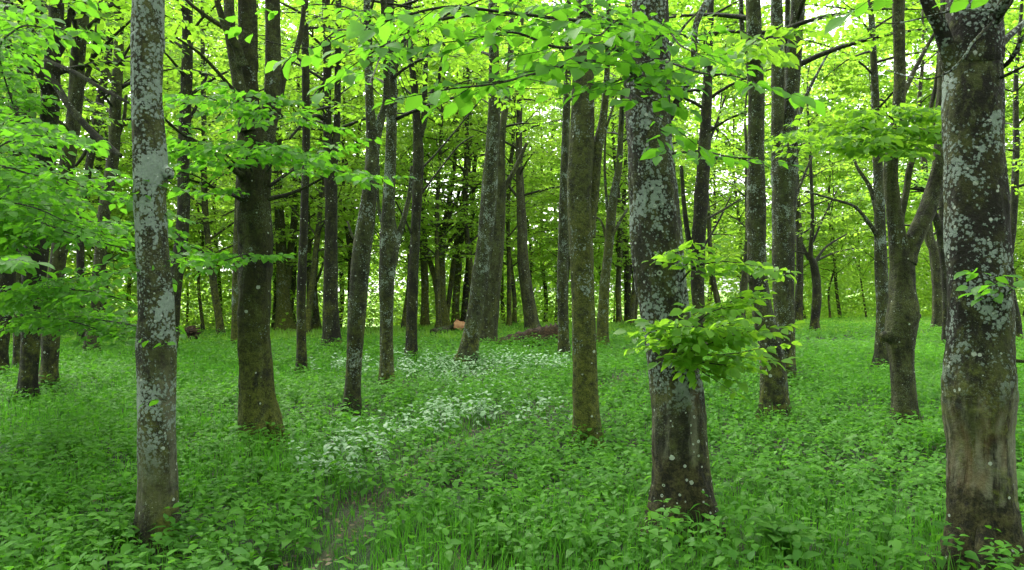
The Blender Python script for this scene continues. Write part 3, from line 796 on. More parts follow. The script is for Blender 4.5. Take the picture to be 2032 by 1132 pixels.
T['l10'] = make_tree("thin bowed grey tree beside the dark flaring trunk, far back", 652,
    [(628, 655, 22), (626, 620, 14), (624, 560, 11), (628, 500, 10), (634, 420, 9), (636, 320, 7)],
    [[(628, 560, 0, 6), (636, 540, .2, 5), (642, 520, .3, 4)]],
    B_GREY, H=10, crown=(16, 5, 10, 2.4, .12), leaf_mat=M_LEAFFAR_LIT, sides=12)
T['c1'] = make_tree("mossy many-armed tree with a goblet fork, behind the orange-ended sawn branch", 655,
    [(880, 658, 36), (878, 630, 26), (874, 590, 23), (872, 550, 24), (876, 500, 15), (883, 450, 13), (889, 410, 11), (900, 340, 8)],
    [[(868, 565, 0, 13), (856, 530, .1, 11), (846, 490, .2, 10), (841, 440, .3, 8), (838, 360, .3, 6)],
     [(876, 530, 0, 10), (872, 470, .1, 8), (868, 420, .1, 7)],
     [(880, 500, 0, 9), (900, 470, .2, 7), (925, 445, .4, 5)],
     [(890, 430, 0, 8), (905, 400, .2, 7), (915, 370, .3, 5)]],
    B_MOSS, H=9, crown=(18, 5, 9, 2.4, .12), leaf_mat=M_LEAFFAR_LIT, sides=18)
T['c2'] = make_tree("mossy trunk just left of the goblet-forked tree, rising from the bright grass", 650,
    [(843, 653, 20), (843, 610, 16), (843, 560, 15), (840, 500, 14), (835, 420, 13), (842, 340, 10)], [],
    B_MOSS, H=10, crown=(16, 5, 10, 2.4, .12), leaf_mat=M_LEAFFAR_LIT, sides=14)
T['c3'] = make_tree("slim bowed trunk just right of the goblet-forked tree, leaning right", 645,
    [(905, 648, 22), (904, 610, 15), (908, 550, 14), (914, 490, 12), (917, 430, 10), (928, 350, 8)], [],
    B_MOSS, H=10, crown=(16, 5, 10, 2.4, .12), leaf_mat=M_LEAFFAR_LIT, sides=14)
T['c4'] = make_tree("dark slanting stem nearest the left side of the leaning spotted trunk", 645,
    [(922, 648, 18), (923, 600, 13), (928, 540, 12), (936, 470, 10), (937, 390, 9), (945, 300, 7)], [],
    B_DARK, H=10, crown=(16, 5, 10, 2.4, .12), leaf_mat=M_LEAFFAR_LIT, sides=14)
T['r1'] = make_tree("thin trunk leaning left beyond the leafy shoot, closest to the twin-footed tree", 640,
    [(1468, 643, 18), (1473, 600, 15), (1480, 540, 14), (1484, 470, 12), (1482, 380, 9)], [],
    B_BROWN, H=10, crown=(16, 5, 10, 2.4, .12), leaf_mat=M_LEAFFAR_LIT, sides=14)
T['r2'] = make_tree("thin stem tilting left as it rises, beyond the leafy shoot of the big ringed trunk", 642,
    [(1432, 645, 14), (1424, 600, 12), (1414, 550, 11), (1408, 480, 9), (1404, 400, 7)], [],
    B_BROWN, H=9, crown=(16, 5, 9, 2.2, .12), leaf_mat=M_LEAFFAR_LIT, sides=12)
T['r3'] = make_tree("dark trunk with a mossy foot, far back just left of the big ringed trunk", 638,
    [(1247, 641, 18), (1246, 600, 15), (1244, 540, 13), (1240, 480, 12), (1238, 400, 9)],
    [[(1247, 560, 0, 8), (1253, 520, .2, 7), (1256, 470, .3, 6)]],
    B_DARK, H=10, crown=(16, 5, 10, 2.4, .12), leaf_mat=M_LEAFFAR_LIT, sides=12)

# ------------------------------------------------------------------ leafy branches hanging in the foreground
leafy_branch(T['t14'], [
    [(1255, 140, 4.6), (1230, 130, 4.2), (1165, 122, 3.7), (1080, 142, 3.3), (990, 165, 3.0), (900, 176, 2.9)],
    [(1260, 120, 4.6), (1200, 90, 4.0), (1110, 95, 3.5), (1020, 65, 3.3), (930, 80, 3.2)],
    [(1265, 100, 4.6), (1190, 50, 4.1), (1110, 38, 3.6), (1000, 25, 3.3), (890, 14, 3.1), (780, 38, 3.0), (700, 64, 2.9)],
    [(1265, 60, 4.6), (1150, 25, 4.0), (1000, 30, 3.6), (890, 36, 3.4), (810, 62, 3.3), (730, 110, 3.2)],
    [(1275, 150, 4.5), (1260, 150, 4.0), (1240, 170, 3.6), (1280, 205, 3.3), (1300, 235, 3.2)]],
    leaf=.075, sp=.12, tw=.5, sub=.55, r0=.011, r1=.003)
leafy_branch(T['t14'], [
    [(1300, 120, 4.6), (1330, 125, 4.0), (1390, 145, 3.6), (1450, 150, 3.4), (1500, 165, 3.3)],
    [(1290, 100, 4.6), (1320, 60, 4.0), (1350, 90, 3.5), (1400, 115, 3.3)],
    [(1335, 305, 4.9), (1390, 300, 4.5), (1450, 312, 4.2), (1520, 316, 4.0)],
    [(1280, 60, 4.6), (1230, 40, 3.8), (1190, 70, 3.3), (1160, 60, 3.0)]],
    leaf=.075, sp=.14, tw=.36, sub=.4, r0=.008, r1=.002)
leafy_branch(T['t14'], [
    [(1355, 700, 4.9), (1390, 690, 4.7), (1440, 670, 4.5), (1500, 655, 4.4)],
    [(1350, 690, 4.9), (1375, 650, 4.7), (1410, 620, 4.5), (1450, 610, 4.5)],
    [(1360, 710, 4.9), (1400, 720, 4.6), (1440, 725, 4.5)],
    [(1345, 690, 4.9), (1340, 665, 4.6), (1345, 650, 4.4)],
    [(1360, 690, 4.9), (1400, 640, 4.8), (1450, 600, 4.8), (1490, 580, 4.8)],
    [(1360, 700, 4.9), (1410, 705, 4.8), (1470, 700, 4.8), (1515, 690, 4.8)],
    [(1360, 705, 4.9), (1390, 735, 4.7), (1420, 755, 4.6)],
    [(1350, 690, 4.9), (1400, 660, 4.5), (1450, 640, 4.3)],
    [(1350, 690, 4.9), (1335, 680, 4.6), (1318, 665, 4.5)],
    [(1350, 560, 4.95), (1380, 530, 4.8), (1440, 520, 4.7), (1510, 530, 4.6)],
    [(1352, 540, 4.95), (1375, 510, 4.8), (1400, 495, 4.7)]],
    leaf_mat=M_LEAFMID_LIT, leaf=.07, sp=.055, tw=.36, sub=.55, gap=.04, r0=.007, r1=.002, start=.1)  # brighter leaf colour stands in for the light this trunk blocks
leafy_branch(T['t23'], [
    [(1985, 590, 4.3), (1995, 575, 4.0), (1970, 560, 3.8), (1955, 545, 3.7)],
    [(1995, 585, 4.3), (2015, 570, 4.0), (2035, 560, 3.9), (2060, 545, 3.8)]],
    leaf=.08, sp=.12, tw=.2, sub=.2, r0=.005, r1=.002)
leafy_branch(T['t1'], [[(330, 795, 4.72), (315, 792, 4.66), (298, 797, 4.62)]], leaf=.06, sp=.12, tw=.10, sub=0, r0=.003, r1=.001)
leafy_branch(T['t1'], [[(335, 690, 4.75), (300, 675, 4.6), (262, 670, 4.5)]], leaf=.06, sp=.1, tw=.15, sub=.2, r0=.003, r1=.001)
# broad layers of leaves from the left-hand trees
leafy_branch(T['l1'], [
    [(70, 470, 9.5), (40, 430, 7), (60, 435, 5.6), (160, 470, 5.2), (290, 505, 5.0)],
    [(70, 450, 9.5), (0, 400, 7), (60, 370, 5.6), (170, 380, 5.2), (260, 400, 5.1)],
    [(70, 440, 9.5), (-60, 380, 7), (-20, 330, 5.4), (80, 350, 5.0), (180, 355, 4.9)],
    [(70, 480, 9.5), (-40, 420, 7), (-20, 400, 5.4), (60, 410, 5.0), (130, 440, 4.9)],
    [(70, 460, 9.5), (100, 450, 8), (180, 440, 6.6), (280, 450, 6.1), (330, 470, 6)],
    [(70, 430, 9.5), (-40, 330, 7), (0, 290, 5.6), (60, 270, 5.1), (110, 275, 5)]],
    leaf=.070, sp=.085, tw=.7, sub=.65, r0=.012, r1=.003)
leafy_branch(T['l2'], [
    [(110, 560, 10.8), (90, 580, 8), (140, 575, 6.4), (210, 585, 6.0), (280, 610, 5.8)],
    [(110, 590, 10.8), (60, 600, 8), (120, 560, 6.4), (200, 540, 6.0), (270, 545, 5.8)],
    [(110, 620, 10.8), (100, 630, 8), (150, 640, 6.6), (210, 660, 6.2)],
    [(110, 620, 10.8), (160, 630, 8.2), (230, 640, 6.8), (280, 650, 6.2)]],
    leaf=.070, sp=.085, tw=.6, sub=.65, r0=.009, r1=.003)
leafy_branch(T['l0'], [
    [(40, 250, 12), (0, 120, 8), (30, 60, 5.6), (90, 55, 5.3), (140, 60, 5.2)],
    [(40, 250, 12), (-50, 90, 8), (0, 20, 5.6), (60, 20, 5.3), (110, 10, 5.2)],
    [(20, 430, 12), (-60, 500, 7), (-40, 510, 4.6), (10, 515, 4.2)],
    [(40, 260, 12), (0, 260, 8), (60, 240, 6.4), (110, 255, 6)]],
    leaf=.09, sp=.13, tw=.55, sub=.5, r0=.01, r1=.003)
leafy_branch(T['t2'], [
    [(480, 350, 8), (430, 305, 7.5), (380, 280, 7.1), (330, 245, 6.8)],
    [(480, 340, 8), (440, 300, 7.4), (400, 290, 7.0), (350, 300, 6.7)],
    [(530, 340, 7.9), (560, 305, 7.3), (620, 320, 7.0), (690, 345, 6.8), (740, 350, 6.7)],
    [(500, 340, 7.8), (490, 310, 7.0), (520, 290, 6.6), (580, 300, 6.4)],
    [(490, 230, 7.8), (450, 210, 7.2), (400, 190, 6.8), (350, 200, 6.6)],
    [(540, 240, 8), (560, 230, 7.3), (520, 200, 6.7), (470, 180, 6.4)],
    [(500, 520, 7.8), (490, 505, 7.2), (470, 510, 6.8), (440, 520, 6.6)],
    [(480, 395, 7.9), (430, 375, 7.5), (390, 350, 7.2), (350, 340, 7)],
    [(535, 370, 8), (580, 340, 8.1), (640, 300, 8.1), (680, 290, 8.1)]],
    leaf=.09, sp=.12, tw=.6, sub=.55, r0=.012, r1=.003)
leafy_branch(T['t7'], [
    [(828, 240, 16.8), (760, 100, 9), (690, 60, 5.2), (620, 95, 4.6), (540, 85, 4.4), (490, 60, 4.3)],
    [(828, 240, 16.8), (780, 120, 9), (740, 150, 4.6), (750, 185, 4.0), (790, 195, 3.9)],
    [(828, 200, 16.8), (760, 60, 9), (700, 20, 5.4), (630, 10, 5), (560, 20, 4.9)]],
    leaf=.078, sp=.22, tw=.25, sub=.2, r0=.008, r1=.002, start=.55)
leafy_branch(T['t20'], [
    [(1790, 300, 8.9), (1760, 275, 8.4), (1700, 250, 8.0), (1640, 250, 7.8)],
    [(1790, 310, 8.9), (1800, 270, 8.3), (1850, 265, 8.0), (1880, 275, 7.9)],
    [(1785, 290, 8.9), (1770, 235, 8.3), (1720, 225, 8), (1680, 215, 7.9)],
    [(1785, 300, 8.9), (1810, 230, 8.4), (1840, 225, 8.1)],
    [(1790, 310, 8.9), (1740, 290, 8.1), (1700, 280, 7.6)]],
    leaf=.10, sp=.10, tw=.65, sub=.6, r0=.012, r1=.003, leaf_mat=M_LEAFMID_LIT)
leafy_branch(T['t16'], [
    [(1570, 330, 13.1), (1590, 280, 12), (1540, 270, 11), (1510, 285, 10.6)],
    [(1570, 300, 13.1), (1620, 230, 12), (1660, 200, 11.4)],
    [(1540, 120, 13), (1500, 110, 9), (1470, 95, 6), (1520, 75, 5), (1550, 70, 4.8)]],
    leaf=.10, sp=.14, tw=.5, sub=.5, r0=.012, r1=.003, leaf_mat=M_LEAFMID_LIT)
leafy_branch(T['t23'], [
    [(1990, 30, 4.3), (2010, -10, 3.6), (1960, -60, 3.2), (1850, -60, 3.0), (1760, -20, 3.0)]],
    leaf=.08, sp=.2, tw=.3, sub=.2, r0=.008, r1=.002, start=.5)

# ------------------------------------------------------------------ trees at the far edge of the wood
def far_proto(k, tall, r, nl):
    root = empty("slim_beech_tree", (0, 0, 0))
    W = Wood(); rows = [(0, 0, -.5, r * 1.4), (0, 0, 0, r * 1.3), (rnd(-.05, .05), 0, .5, r)]
    x, y = 0., 0.
    for z in np.linspace(1.8, tall, 7):
        x += rnd(-.22, .22); y += rnd(-.22, .22)
        rows.append((x, y, z, max(.015, r * (1 - .85 * z / tall))))
    C = curve(rows, 5)
    W.tube(C[:, :3], C[:, 3], 10, bumper(k * 7., .12, .3, 3, .12))
    L, W2 = Leaves(), Wood()
    for q in range(nl):
        z = 2.2 + (tall - 2.4) * (q + R()) / nl
        o = C[int(np.clip(np.searchsorted(C[:, 2], z), 1, len(C) - 1))]
        az = q * 2.4 + rnd(-.6, .6); ln = rnd(1.5, 3.0) * (1.15 - .55 * z / tall)
        d = np.array((math.cos(az), math.sin(az), rnd(.1, 1.0))); p = o[:3].copy(); P_ = [p.copy()]
        for s_ in range(6):
            d = unit(d + np.array((rnd(-.2, .2), rnd(-.2, .2), -.07))); p = p + d * ln / 6; P_.append(p.copy())
        W.tube(P_, np.linspace(max(.012, o[3] * .45), .006, 7), 5)
        grow(W2, L, P_, .008, .005, .14, gap=.08, sp=.19, tw=.9, tilt=1.1, sub=.4, start=.1, sides=3)
    V, lo, ct = W.arrays()
    build("trunk", V, lo, ct, [M_FARBARK], parent=root, smooth=True)
    spray_object("crown", W2, L, M_TWIG, M_LEAFFAR_LIT, 'far', root)
    return root


FAR_LABEL = "slim dark-stemmed tree with bright yellow-green leaves in the crowded far edge of the wood"
FAR_GROUP = "slim trees crowding the far edge of the wood"
protos = [far_proto(0, 14, .10, 42), far_proto(1, 16, .13, 48), far_proto(2, 10, .07, 34), far_proto(3, 17, .11, 50)]
print('LEAVES', [len(o.data.polygons) for p in protos for o in p.children])
spots = []
tries = 0
while len(spots) < 84 and tries < 6000:
    tries += 1
    Yf = rnd(24, 50); Xf = rnd(-.76, .76) * Yf
    if not float(crest(Xf)) - 2 < Yf < float(crest(Xf)) + 13: continue
    if .16 < Xf / Yf < .62 and R() < (.97 if Yf < 45 else .5): continue
    if all((Xf - a) ** 2 + (Yf - b) ** 2 > 1.9 ** 2 for a, b in spots): spots.append((Xf, Yf))
for k, (Xf, Yf) in enumerate(spots):
    src = protos[k % 4]
    if k < 4: o = src
    else:
        o = src.copy(); COL.objects.link(o)
        for ch in list(src.children):
            c = ch.copy(); COL.objects.link(c); c.parent = o
    o.location = (Xf, Yf, float(ground_h(Xf, Yf)))
    o.rotation_euler = (rnd(-.05, .05), rnd(-.05, .05), rnd(0, 6.28))
    s_ = rnd(.85, 1.25); o.scale = (s_, s_, rnd(.9, 1.2))
    tag(o, FAR_LABEL, "tree", FAR_GROUP)

# woodland on the slope beyond, one mass of leaves
nC = 4800
cY = rng.uniform(70, 88, nC); cX = rng.uniform(-.85, .85, nC) * cY
cz = ground_h(cX, cY) + rng.uniform(0, 1, nC) * 38
keep = fbm(cX + 200, cz * 1.6 + 40, .2) > .33 + .006 * np.clip(cz - 8, 0, 30)
cX, cY, cz = cX[keep], cY[keep], cz[keep]
nb = 900                                                            # low bushes just over the rise
uX = rng.uniform(-.8, .8, nb); uY = rng.uniform(0, 12, nb) + 5 + crest(uX * 42); uX = uX * uY
cX, cY, cz = np.concatenate([cX, uX]), np.concatenate([cY, uY]), np.concatenate([cz, ground_h(uX, uY) + rng.uniform(.1, 1, nb) ** 1.2 * 5.5])
m_ = 125
P_ = np.stack([cX, cY, cz], -1)[:, None, :] + rng.normal(0, 1, (len(cX), m_, 3)) * np.array((1.2, 1.2, .45))
P_ = P_.reshape(-1, 3); nl = len(P_)
D_ = np.stack([rng.normal(0, 1, nl), rng.normal(0, 1, nl), rng.normal(-.3, .4, nl)], -1)
N_ = np.stack([rng.normal(0, .5, nl), rng.normal(0, .5, nl), np.ones(nl)], -1)
V, lo, ct, fp = leaf_arrays(P_, D_, N_, np.where(P_[:, 1] > 64, rng.uniform(.34, .62, nl), rng.uniform(.11, .22, nl)), 'far', 1.1)
o = build("distant_woodland_foliage", V, lo, ct, [M_LEAFFAR_LIT], None, rng.random(nl))
tag(o, "bright leafy mass of woodland on the slope beyond the wood's edge", "woodland foliage", None, "stuff")

# unseen leaves for the wood behind and beside, added to block open-sky light
nC = 900
a_ = rng.uniform(math.radians(75), math.radians(285), nC); rr_ = rng.uniform(13, 32, nC)
cX, cY = rr_ * np.sin(a_), rr_ * np.cos(a_)
cz = rng.uniform(2.0, 15, nC)
m_ = 45
P_ = (np.stack([cX, cY, cz], -1)[:, None, :] + rng.normal(0, 1, (nC, m_, 3)) * np.array((1.1, 1.1, .4))).reshape(-1, 3); nl = len(P_)
D_ = rng.normal(0, 1, (nl, 3)) * np.array((1, 1, .4))
N_ = np.stack([rng.normal(0, .5, nl), rng.normal(0, .5, nl), np.ones(nl)], -1)
V, lo, ct, fp = leaf_arrays(P_, D_, N_, rng.uniform(.28, .5, nl), 'far', 1.1)
o = build("sky_block_foliage", V, lo, ct, [M_LEAFMID_LIT], None, rng.random(nl))
tag(o, "unseen leafy mass added behind and beside the clearing to block sky light", "woodland foliage", None, "stuff")

# ------------------------------------------------------------------ ground plants
def scatter(y0, y1, dens, half=.76):
    wmax = half * y1 + 1.0
    n = int(dens * 2 * wmax * (y1 - y0))
    y = rng.uniform(y0, y1, n); x = rng.uniform(-wmax, wmax, n)
    k = np.abs(x) < half * y + 1.0
    return x[k], y[k]


def cluster(x, y, cx_px, cy_py, rx, ry):
    Yc = gy(cy_py); Xc = (cx_px - 1016) / F * Yc
    return np.exp(-(((x - Xc) / rx) ** 2 + ((y - Yc) / ry) ** 2))


def grassiness(x, y):
    gmask = fbm(x + 11, y + 71, .55) - .10
    gmask = gmask + .14 * cluster(x, y, 860, 1110, 1.2, 1.2) + .25 * cluster(x, y, 150, 820, 1.6, 2.0) + .3 * cluster(x, y, 1700, 1040, 1.0, .8)
    gmask = gmask + .3 * cluster(x, y, 1350, 1060, .6, .5) + .3 * cluster(x, y, 1960, 1110, .7, .5) + .2 * cluster(x, y, 420, 960, .8, .8)
    gmask = gmask + .35 * np.exp(-(path_dist(x, y) / .24) ** 2)
    gmask = gmask + .45 * np.clip((y - (crest(x) - 9)) / 6, 0, 1)
    gmask = gmask - .25 * cluster(x, y, 1600, 900, 2.2, 2.2) - .2 * cluster(x, y, 900, 800, 3, 2.5)
    return gmask


def paleness(x, y):
    p = 1.1 * cluster(x, y, 905, 850, .75, .7) + .8 * cluster(x, y, 800, 880, .65, .6) + .8 * cluster(x, y, 660, 965, .5, .45) + .7 * cluster(x, y, 770, 930, .5, .45)
    p = p + .85 * cluster(x, y, 830, 745, 2.4, 1.8) + .75 * cluster(x, y, 1010, 735, 2.0, 1.8) + .6 * cluster(x, y, 1090, 845, .6, .7) + .5 * cluster(x, y, 930, 790, 1.5, 1.2)
    p = p * (path_dist(x, y) > .12)
    return 1.1 * p * (.5 + 1.0 * vnoise(x * 2.3, y * 2.3))


def herb_field(x, y, hlo, hhi, llo, lhi, tiers, kind):
    """Upright stems carrying opposite pairs of pointed leaves."""
    n = len(x); h = rng.uniform(hlo, hhi, n) * (.6 + .8 * fbm(x + 31, y + 7, .8)); ph = rng.uniform(0, math.pi, n)
    lx, ly = rng.normal(0, .16, n), rng.normal(0, .16, n)
    z0 = ground_h(x, y); sc = rng.uniform(.8, 1.2, n)
    P, D, N, L = [], [], [], []
    for t in range(tiers):
        f = (t + 1.) / tiers if tiers > 1 else 1.
        zt = z0 + h * (.35 + .65 * f)
        for sgn in (0, math.pi):
            a = ph + sgn + t * math.pi / 2 + rng.normal(0, .3, n)
            dx, dy = np.cos(a), np.sin(a)
            P.append(np.stack([x + lx * h * f + dx * .008, y + ly * h * f + dy * .008, zt], -1))
            D.append(np.stack([dx, dy, rng.normal(-.05 if t < tiers - 1 else .25, .28, n)], -1))
            N.append(np.stack([rng.normal(0, .25, n), rng.normal(0, .25, n), np.ones(n)], -1))
            L.append(rng.uniform(llo, lhi, n) * sc * (1.1 - .35 * f))
    return np.concatenate(P), np.concatenate(D), np.concatenate(N), np.concatenate(L)


def grass_arrays(x, y, hlo, hhi, wd):
    n = len(x); h = rng.uniform(hlo, hhi, n) * np.clip(path_dist(x, y) / .5, .42, 1); a = rng.uniform(0, 2 * math.pi, n); bend = rng.uniform(.1, .75, n) ** 1.3
    b = a + rng.normal(0, .4, n) + math.pi / 2
    dx, dy = np.cos(a), np.sin(a); sx, sy = np.cos(b), np.sin(b)
    z0 = ground_h(x, y) - .01
    V = []
    for f, wf in ((0, 1), (.45, .9), (.8, .55)):
        px = x + dx * h * bend * f * f; py = y + dy * h * bend * f * f; pz = z0 + h * (f - .25 * bend * f * f)
        for sg in (-1, 1):
            V.append(np.stack([px + sg * sx * wd * wf * .5, py + sg * sy * wd * wf * .5, pz], -1))
    V.append(np.stack([x + dx * h * bend, y + dy * h * bend, z0 + h * (1 - .3 * bend)], -1))
    V = np.stack(V, 1).reshape(-1, 3)
    base = (np.arange(n) * 7)[:, None]
    loops = (base + np.array([0, 1, 3, 2, 2, 3, 5, 4, 4, 5, 6])[None, :]).ravel()
    return V, loops, np.tile(np.array([4, 4, 3]), n), 3


def join(parts):
    V, lo, ct, ti, o = [], [], [], [], 0
    for v, l_, c_, t_ in parts:
        V.append(v); lo.append(l_ + o); ct.append(c_); ti.append(t_); o += len(v)
    return np.concatenate(V), np.concatenate(lo), np.concatenate(ct), np.concatenate(ti)


def leafpart(PDNL, kind, wid):
    V, lo, ct, fp = leaf_arrays(*PDNL, kind, wid)
    return V, lo, ct, np.repeat(np.clip(rng.normal(.5, .25, len(PDNL[0])), 0, 1), fp)


herbs, lights, pales, grs, farg = [], [], [], [], []
for y0, y1, dens, hl, hh, ll, lh, tiers, kind in ((2.4, 7.5, 125, .07, .32, .045, .105, 4, 'herb'), (7.5, 13, 95, .10, .30, .06, .115, 3, 'herb'),
                                                   (13, 22, 44, .12, .30, .08, .14, 3, 'far'), (22, 44, 17, .12, .28, .11, .18, 3, 'far')):
    x, y = scatter(y0, y1, dens)
    gm, pl, pd = grassiness(x, y), paleness(x, y), path_dist(x, y)
    u = rng.random(len(x))
    ok = (pd > .02 + .10 * u) & (y < crest(x) + 4)
    pm = ok & (pl > .42 + .6 * u)
    hm = ok & ~pm & (gm < .54 + .34 * (rng.random(len(x)) - .3))
    lm_ = hm & (fbm(x + 90, y + 33, .7) > .56 + .12 * (u - .5)) & (y < 30)
    hm2 = hm & ~lm_
    wid = .95 if kind == 'far' else 1.15
    if hm2.any(): herbs.append(leafpart(herb_field(x[hm2], y[hm2], hl, hh, ll, lh, tiers, kind), kind, wid))
    if lm_.any(): lights.append(leafpart(herb_field(x[lm_], y[lm_], hl, hh * 1.1, ll, lh, tiers, kind), kind, wid))
    if pm.any(): pales.append(leafpart(herb_field(x[pm], y[pm], hl * 1.2, hh * 1.35, ll * .9, lh * .85, tiers, kind), kind, wid * 1.05))
for y0, y1, dens, hl, hh, wd in ((2.4, 7, 850, .08, .30, .006), (7, 12, 400, .10, .32, .009), (12, 20, 190, .14, .34, .015)):
    x, y = scatter(y0, y1, dens)
    gm, pd = grassiness(x, y), path_dist(x, y)
    ok = (gm > .44 + .2 * (rng.random(len(x)) - .5)) & (rng.random(len(x)) < .75 + pd / .2)
    ok |= (rng.random(len(x)) < .22 * np.clip(fbm(x + 3, y + 60, .9) * 2.4 - .5, .1, 1.4)) & (pd > .2)
    V, lo, ct, fp = grass_arrays(x[ok], y[ok], hl, hh, wd)
    grs.append((V, lo, ct, np.repeat(rng.random(int(ok.sum())), fp)))
x, y = scatter(20, 46, 100)
ok = (grassiness(x, y) > .46 + .2 * (rng.random(len(x)) - .5)) & (y < crest(x) + 6)
V, lo, ct, fp = grass_arrays(x[ok], y[ok], .10, .26, .030)
farg.append((V, lo, ct, np.repeat(rng.random(int(ok.sum())), fp)))
for nm, parts, m_, lab, cat in (("herb_ground_cover", herbs, M_HERB, "carpet of mid-green pointed woodland herbs covering the forest floor", "ground cover"),
                                ("bright_herb_ground_cover", lights, M_HERBLIGHT, "patches of brighter fresh green herbs among the darker ground cover", "ground cover"),
                                ("variegated_ground_cover", pales, M_PALE, "patches of pale silvery variegated leaves beside the path and under the middle trees", "ground cover"),
                                ("grass", grs, M_GRASS, "long green grass growing in tufts between the herbs", "grass"),
                                ("crest_grass", farg, M_GRASSFAR_LIT, "grass along the far rise of the wood, coloured bright yellow-green as if skylit", "grass")):
    V, lo, ct, ti = join(parts)
    o = build(nm, V, lo, ct, [m_], None, ti)
    tag(o, lab, cat, None, "stuff")

# dead leaves on the path and in thin places
x, y = scatter(2.4, 14, 130); pd = path_dist(x, y)
ok = pd < .22
x2, y2 = scatter(2.4, 20, 30)
xb = rng.normal((1245 - 1016) / F * gy(768), .5, 700); yb = rng.normal(gy(768), .5, 700)
x = np.concatenate([x[ok], x2, xb]); y = np.concatenate([y[ok], y2, yb]); n = len(x)
PD = (np.stack([x, y, ground_h(x, y) + rng.uniform(.03, .05, n)], -1),
      np.stack([rng.normal(0, 1, n), rng.normal(0, 1, n), rng.normal(0, .15, n)], -1),
      np.stack([rng.normal(0, .3, n), rng.normal(0, .3, n), np.ones(n)], -1), rng.uniform(.02, .05, n))
V, lo, ct, fp = leaf_arrays(*PD, 'far', 1.0)
o = build("leaf_litter", V, lo, ct, [M_LITTER], None, np.repeat(rng.random(n), fp))
tag(o, "dry brown and tan dead leaves strewn along the path", "leaf litter", None, "stuff")


# ------------------------------------------------------------------ single large-leaved plants close by
def big_plant(px, py, label, leaf, h, stems, bright=True):
    Y = gy(py); X = (px - 1016) / F * Y; z = float(ground_h(X, Y))
    root = empty("leafy_plant", (X, Y, z)); tag(root, label, "plant")
    W, L = Wood(), Leaves()
    for s_ in range(stems):
        a = s_ * 2.4 + R(); d = np.array((math.cos(a) * .45, math.sin(a) * .45, 1.)); p = np.zeros(3); P_ = [p.copy()]
        hh = h * rnd(.7, 1.1)
        for k in range(5):
            d = unit(d + np.array((rnd(-.1, .1), rnd(-.1, .1), -.03))); p = p + d * hh / 5; P_.append(p.copy())
        W.tube(P_, np.linspace(.004, .002, 6), 4)
        for t in range(1, 6):
            for sg in (0, math.pi):
                b = a + t * 1.57 + sg + rnd(-.3, .3)
                L.add(P_[t] + np.array((math.cos(b), math.sin(b), 0)) * .01, np.array((math.cos(b), math.sin(b), rnd(-.15, .25))),
                      np.array((rnd(-.25, .25), rnd(-.25, .25), 1.)), leaf * rnd(.7, 1.1) * (1.15 - .1 * t))
    W_v, l_, c_ = W.arrays()
    build("stem", W_v, l_, c_, [M_HERBLIGHT], tint=np.zeros(len(c_)), parent=root)
    V, lo, ct, fp = leaf_arrays(L.P, L.D, L.N, L.L, 'near', 1.05)
    build("foliage", V, lo, ct, [M_HERBLIGHT if bright else M_HERB], None, np.repeat(rng.random(len(L.P)), fp), root)


big_plant(1550, 1118, "largest-leaved bright green plant in the bottom right corner between the ringed and biggest trunks", .17, .30, 5)
big_plant(1750, 1100, "bright broad-leaved plant close left of the biggest trunk's foot", .12, .30, 4)
big_plant(245, 1085, "bright three-leaved sprig leaning on the foot of the crusted lichen trunk", .13, .34, 3)
big_plant(60, 1000, "light green nettle-like clump at the lower left edge", .13, .40, 5)
big_plant(150, 905, "tall nettle-like plant standing left of the crusted lichen trunk", .12, .42, 4)
big_plant(160, 1120, "light green leafy clump in the bottom left corner", .11, .30, 5)
big_plant(1000, 1105, "leafy clump among the grass at the bottom middle", .10, .24, 5)
big_plant(1180, 1110, "darker leafy clump in front of the big ringed trunk, left of its foot", .10, .24, 5, False)

# ------------------------------------------------------------------ fallen wood
M_ROT = plain("rotten_wood", (.010, .008, .005), (.085, .046, .024), 22, stretch=(.35, 1.2, 1.2), bump=.05)
M_CUT = plain("sawn_wood", (.26, .12, .055), (.46, .26, .13), 7)


def ground_pt(px, py):
    Y = gy(py); X = (px - 1016) / F * Y
    return np.array((X, Y, float(ground_h(X, Y))))


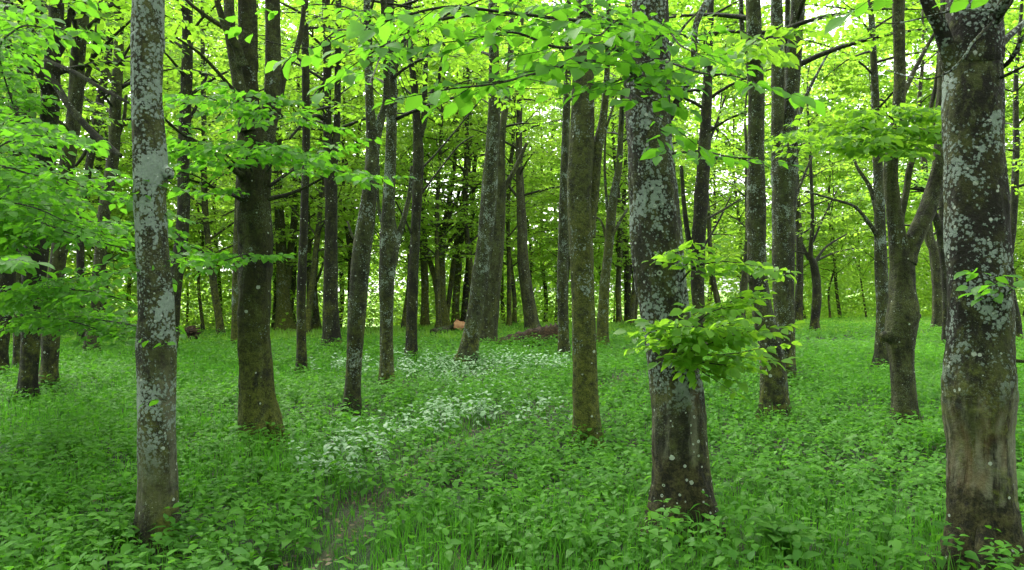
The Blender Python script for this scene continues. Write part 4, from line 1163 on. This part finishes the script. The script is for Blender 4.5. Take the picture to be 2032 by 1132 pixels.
def lying(name, label, cat, px_pts, r, mat_, sides=18, amp=.25, lift=.7, cut=None):
    G = [ground_pt(a, b) for a, b in px_pts]
    org = G[0].copy(); root = empty(name, org); tag(root, label, cat)
    rows = [(*(p - org + np.array((0, 0, rr * lift))), rr) for p, rr in zip(G, r)]
    C = curve(rows, 8)
    C[:, 3] *= 1 + .12 * np.sin(np.arange(len(C)) * 1.7)
    W = Wood(); W.tube(C[::-1, :3], C[::-1, 3], sides, bumper(3.3, amp, .01, 3, 0)); W.tube(C[:1].repeat(2, 0)[:, :3] + np.array([[0, 0, 0], [.002, 0, 0]]), [C[0, 3] * .98] * 2, sides)
    V, lo, ct = W.arrays(); build("bark", V, lo, ct, [mat_], parent=root, smooth=True)
    if cut:
        a, b = C[-1, :3], unit(C[-1, :3] - C[-2, :3]); rr = C[-1, 3]
        W = Wood(); W.tube([a - b * .02, a + b * .02, a + b * .03], [rr * 1.02, rr * 1.0, rr * .9], 24, bumper(5.1, .5, .01, 3, 0))
        V, lo, ct = W.arrays(); build("sawn_end", V, lo, ct, [M_CUT], parent=root)
    return root, org


log, lorg = lying("fallen_log", "rotting red-brown log lying across the grass under the leaning brown trunk, mossy along its top", "log",
                  [(1108, 690), (1085, 690), (1050, 689), (1010, 690), (975, 691)], [.33, .31, .25, .18, .11], M_ROT, amp=.6, lift=.65)
cutb, _ = lying("sawn_branch", "crooked grey fallen branch with an orange sawn end, behind the leaning spotted trunk", "branch",
                [(858, 669), (882, 665), (901, 661), (912, 664)], [.10, .13, .15, .21], bark("weathered_branch", lichen=.5, lichen_lo=-1, moss=.4, spots=0, tone=1.3), amp=.3, lift=1.5, cut=True)
lying("fallen_branch", "thin bare branch lying on the grass left of the dark flaring trunk", "branch",
      [(575, 662), (600, 658), (635, 661)], [.10, .09, .05], M_ROT, amp=.3)


def brush_heap(px, py, wpx, hpx, label):
    c = ground_pt(px, py); root = empty("brush_heap", c); tag(root, label, "brush heap")
    w_ = wpx / F * c[1]; h_ = hpx / F * c[1]
    W = Wood()
    for k in range(110):
        u = rng.normal(0, .33); hh = h_ * max(.08, 1 - u * u * 2.2) * R()
        p = np.array((u * w_ * .5, rng.normal(0, .25) * w_ * .5, hh)); a = R() * 6.28
        d = unit(np.array((math.cos(a), math.sin(a), rnd(-.3, .3)))) * rnd(.2, .5) * w_ * .5
        W.tube([p - d, p + np.array((0, 0, rnd(-.03, .05))), p + d], [rnd(.012, .035), .025, .008], 5)
    V, lo, ct = W.arrays(); build("stick_pile", V, lo, ct, [M_ROT], parent=root)


brush_heap(377, 680, 60, 30, "low heap of dead sticks on the grass right of the crusted lichen trunk")
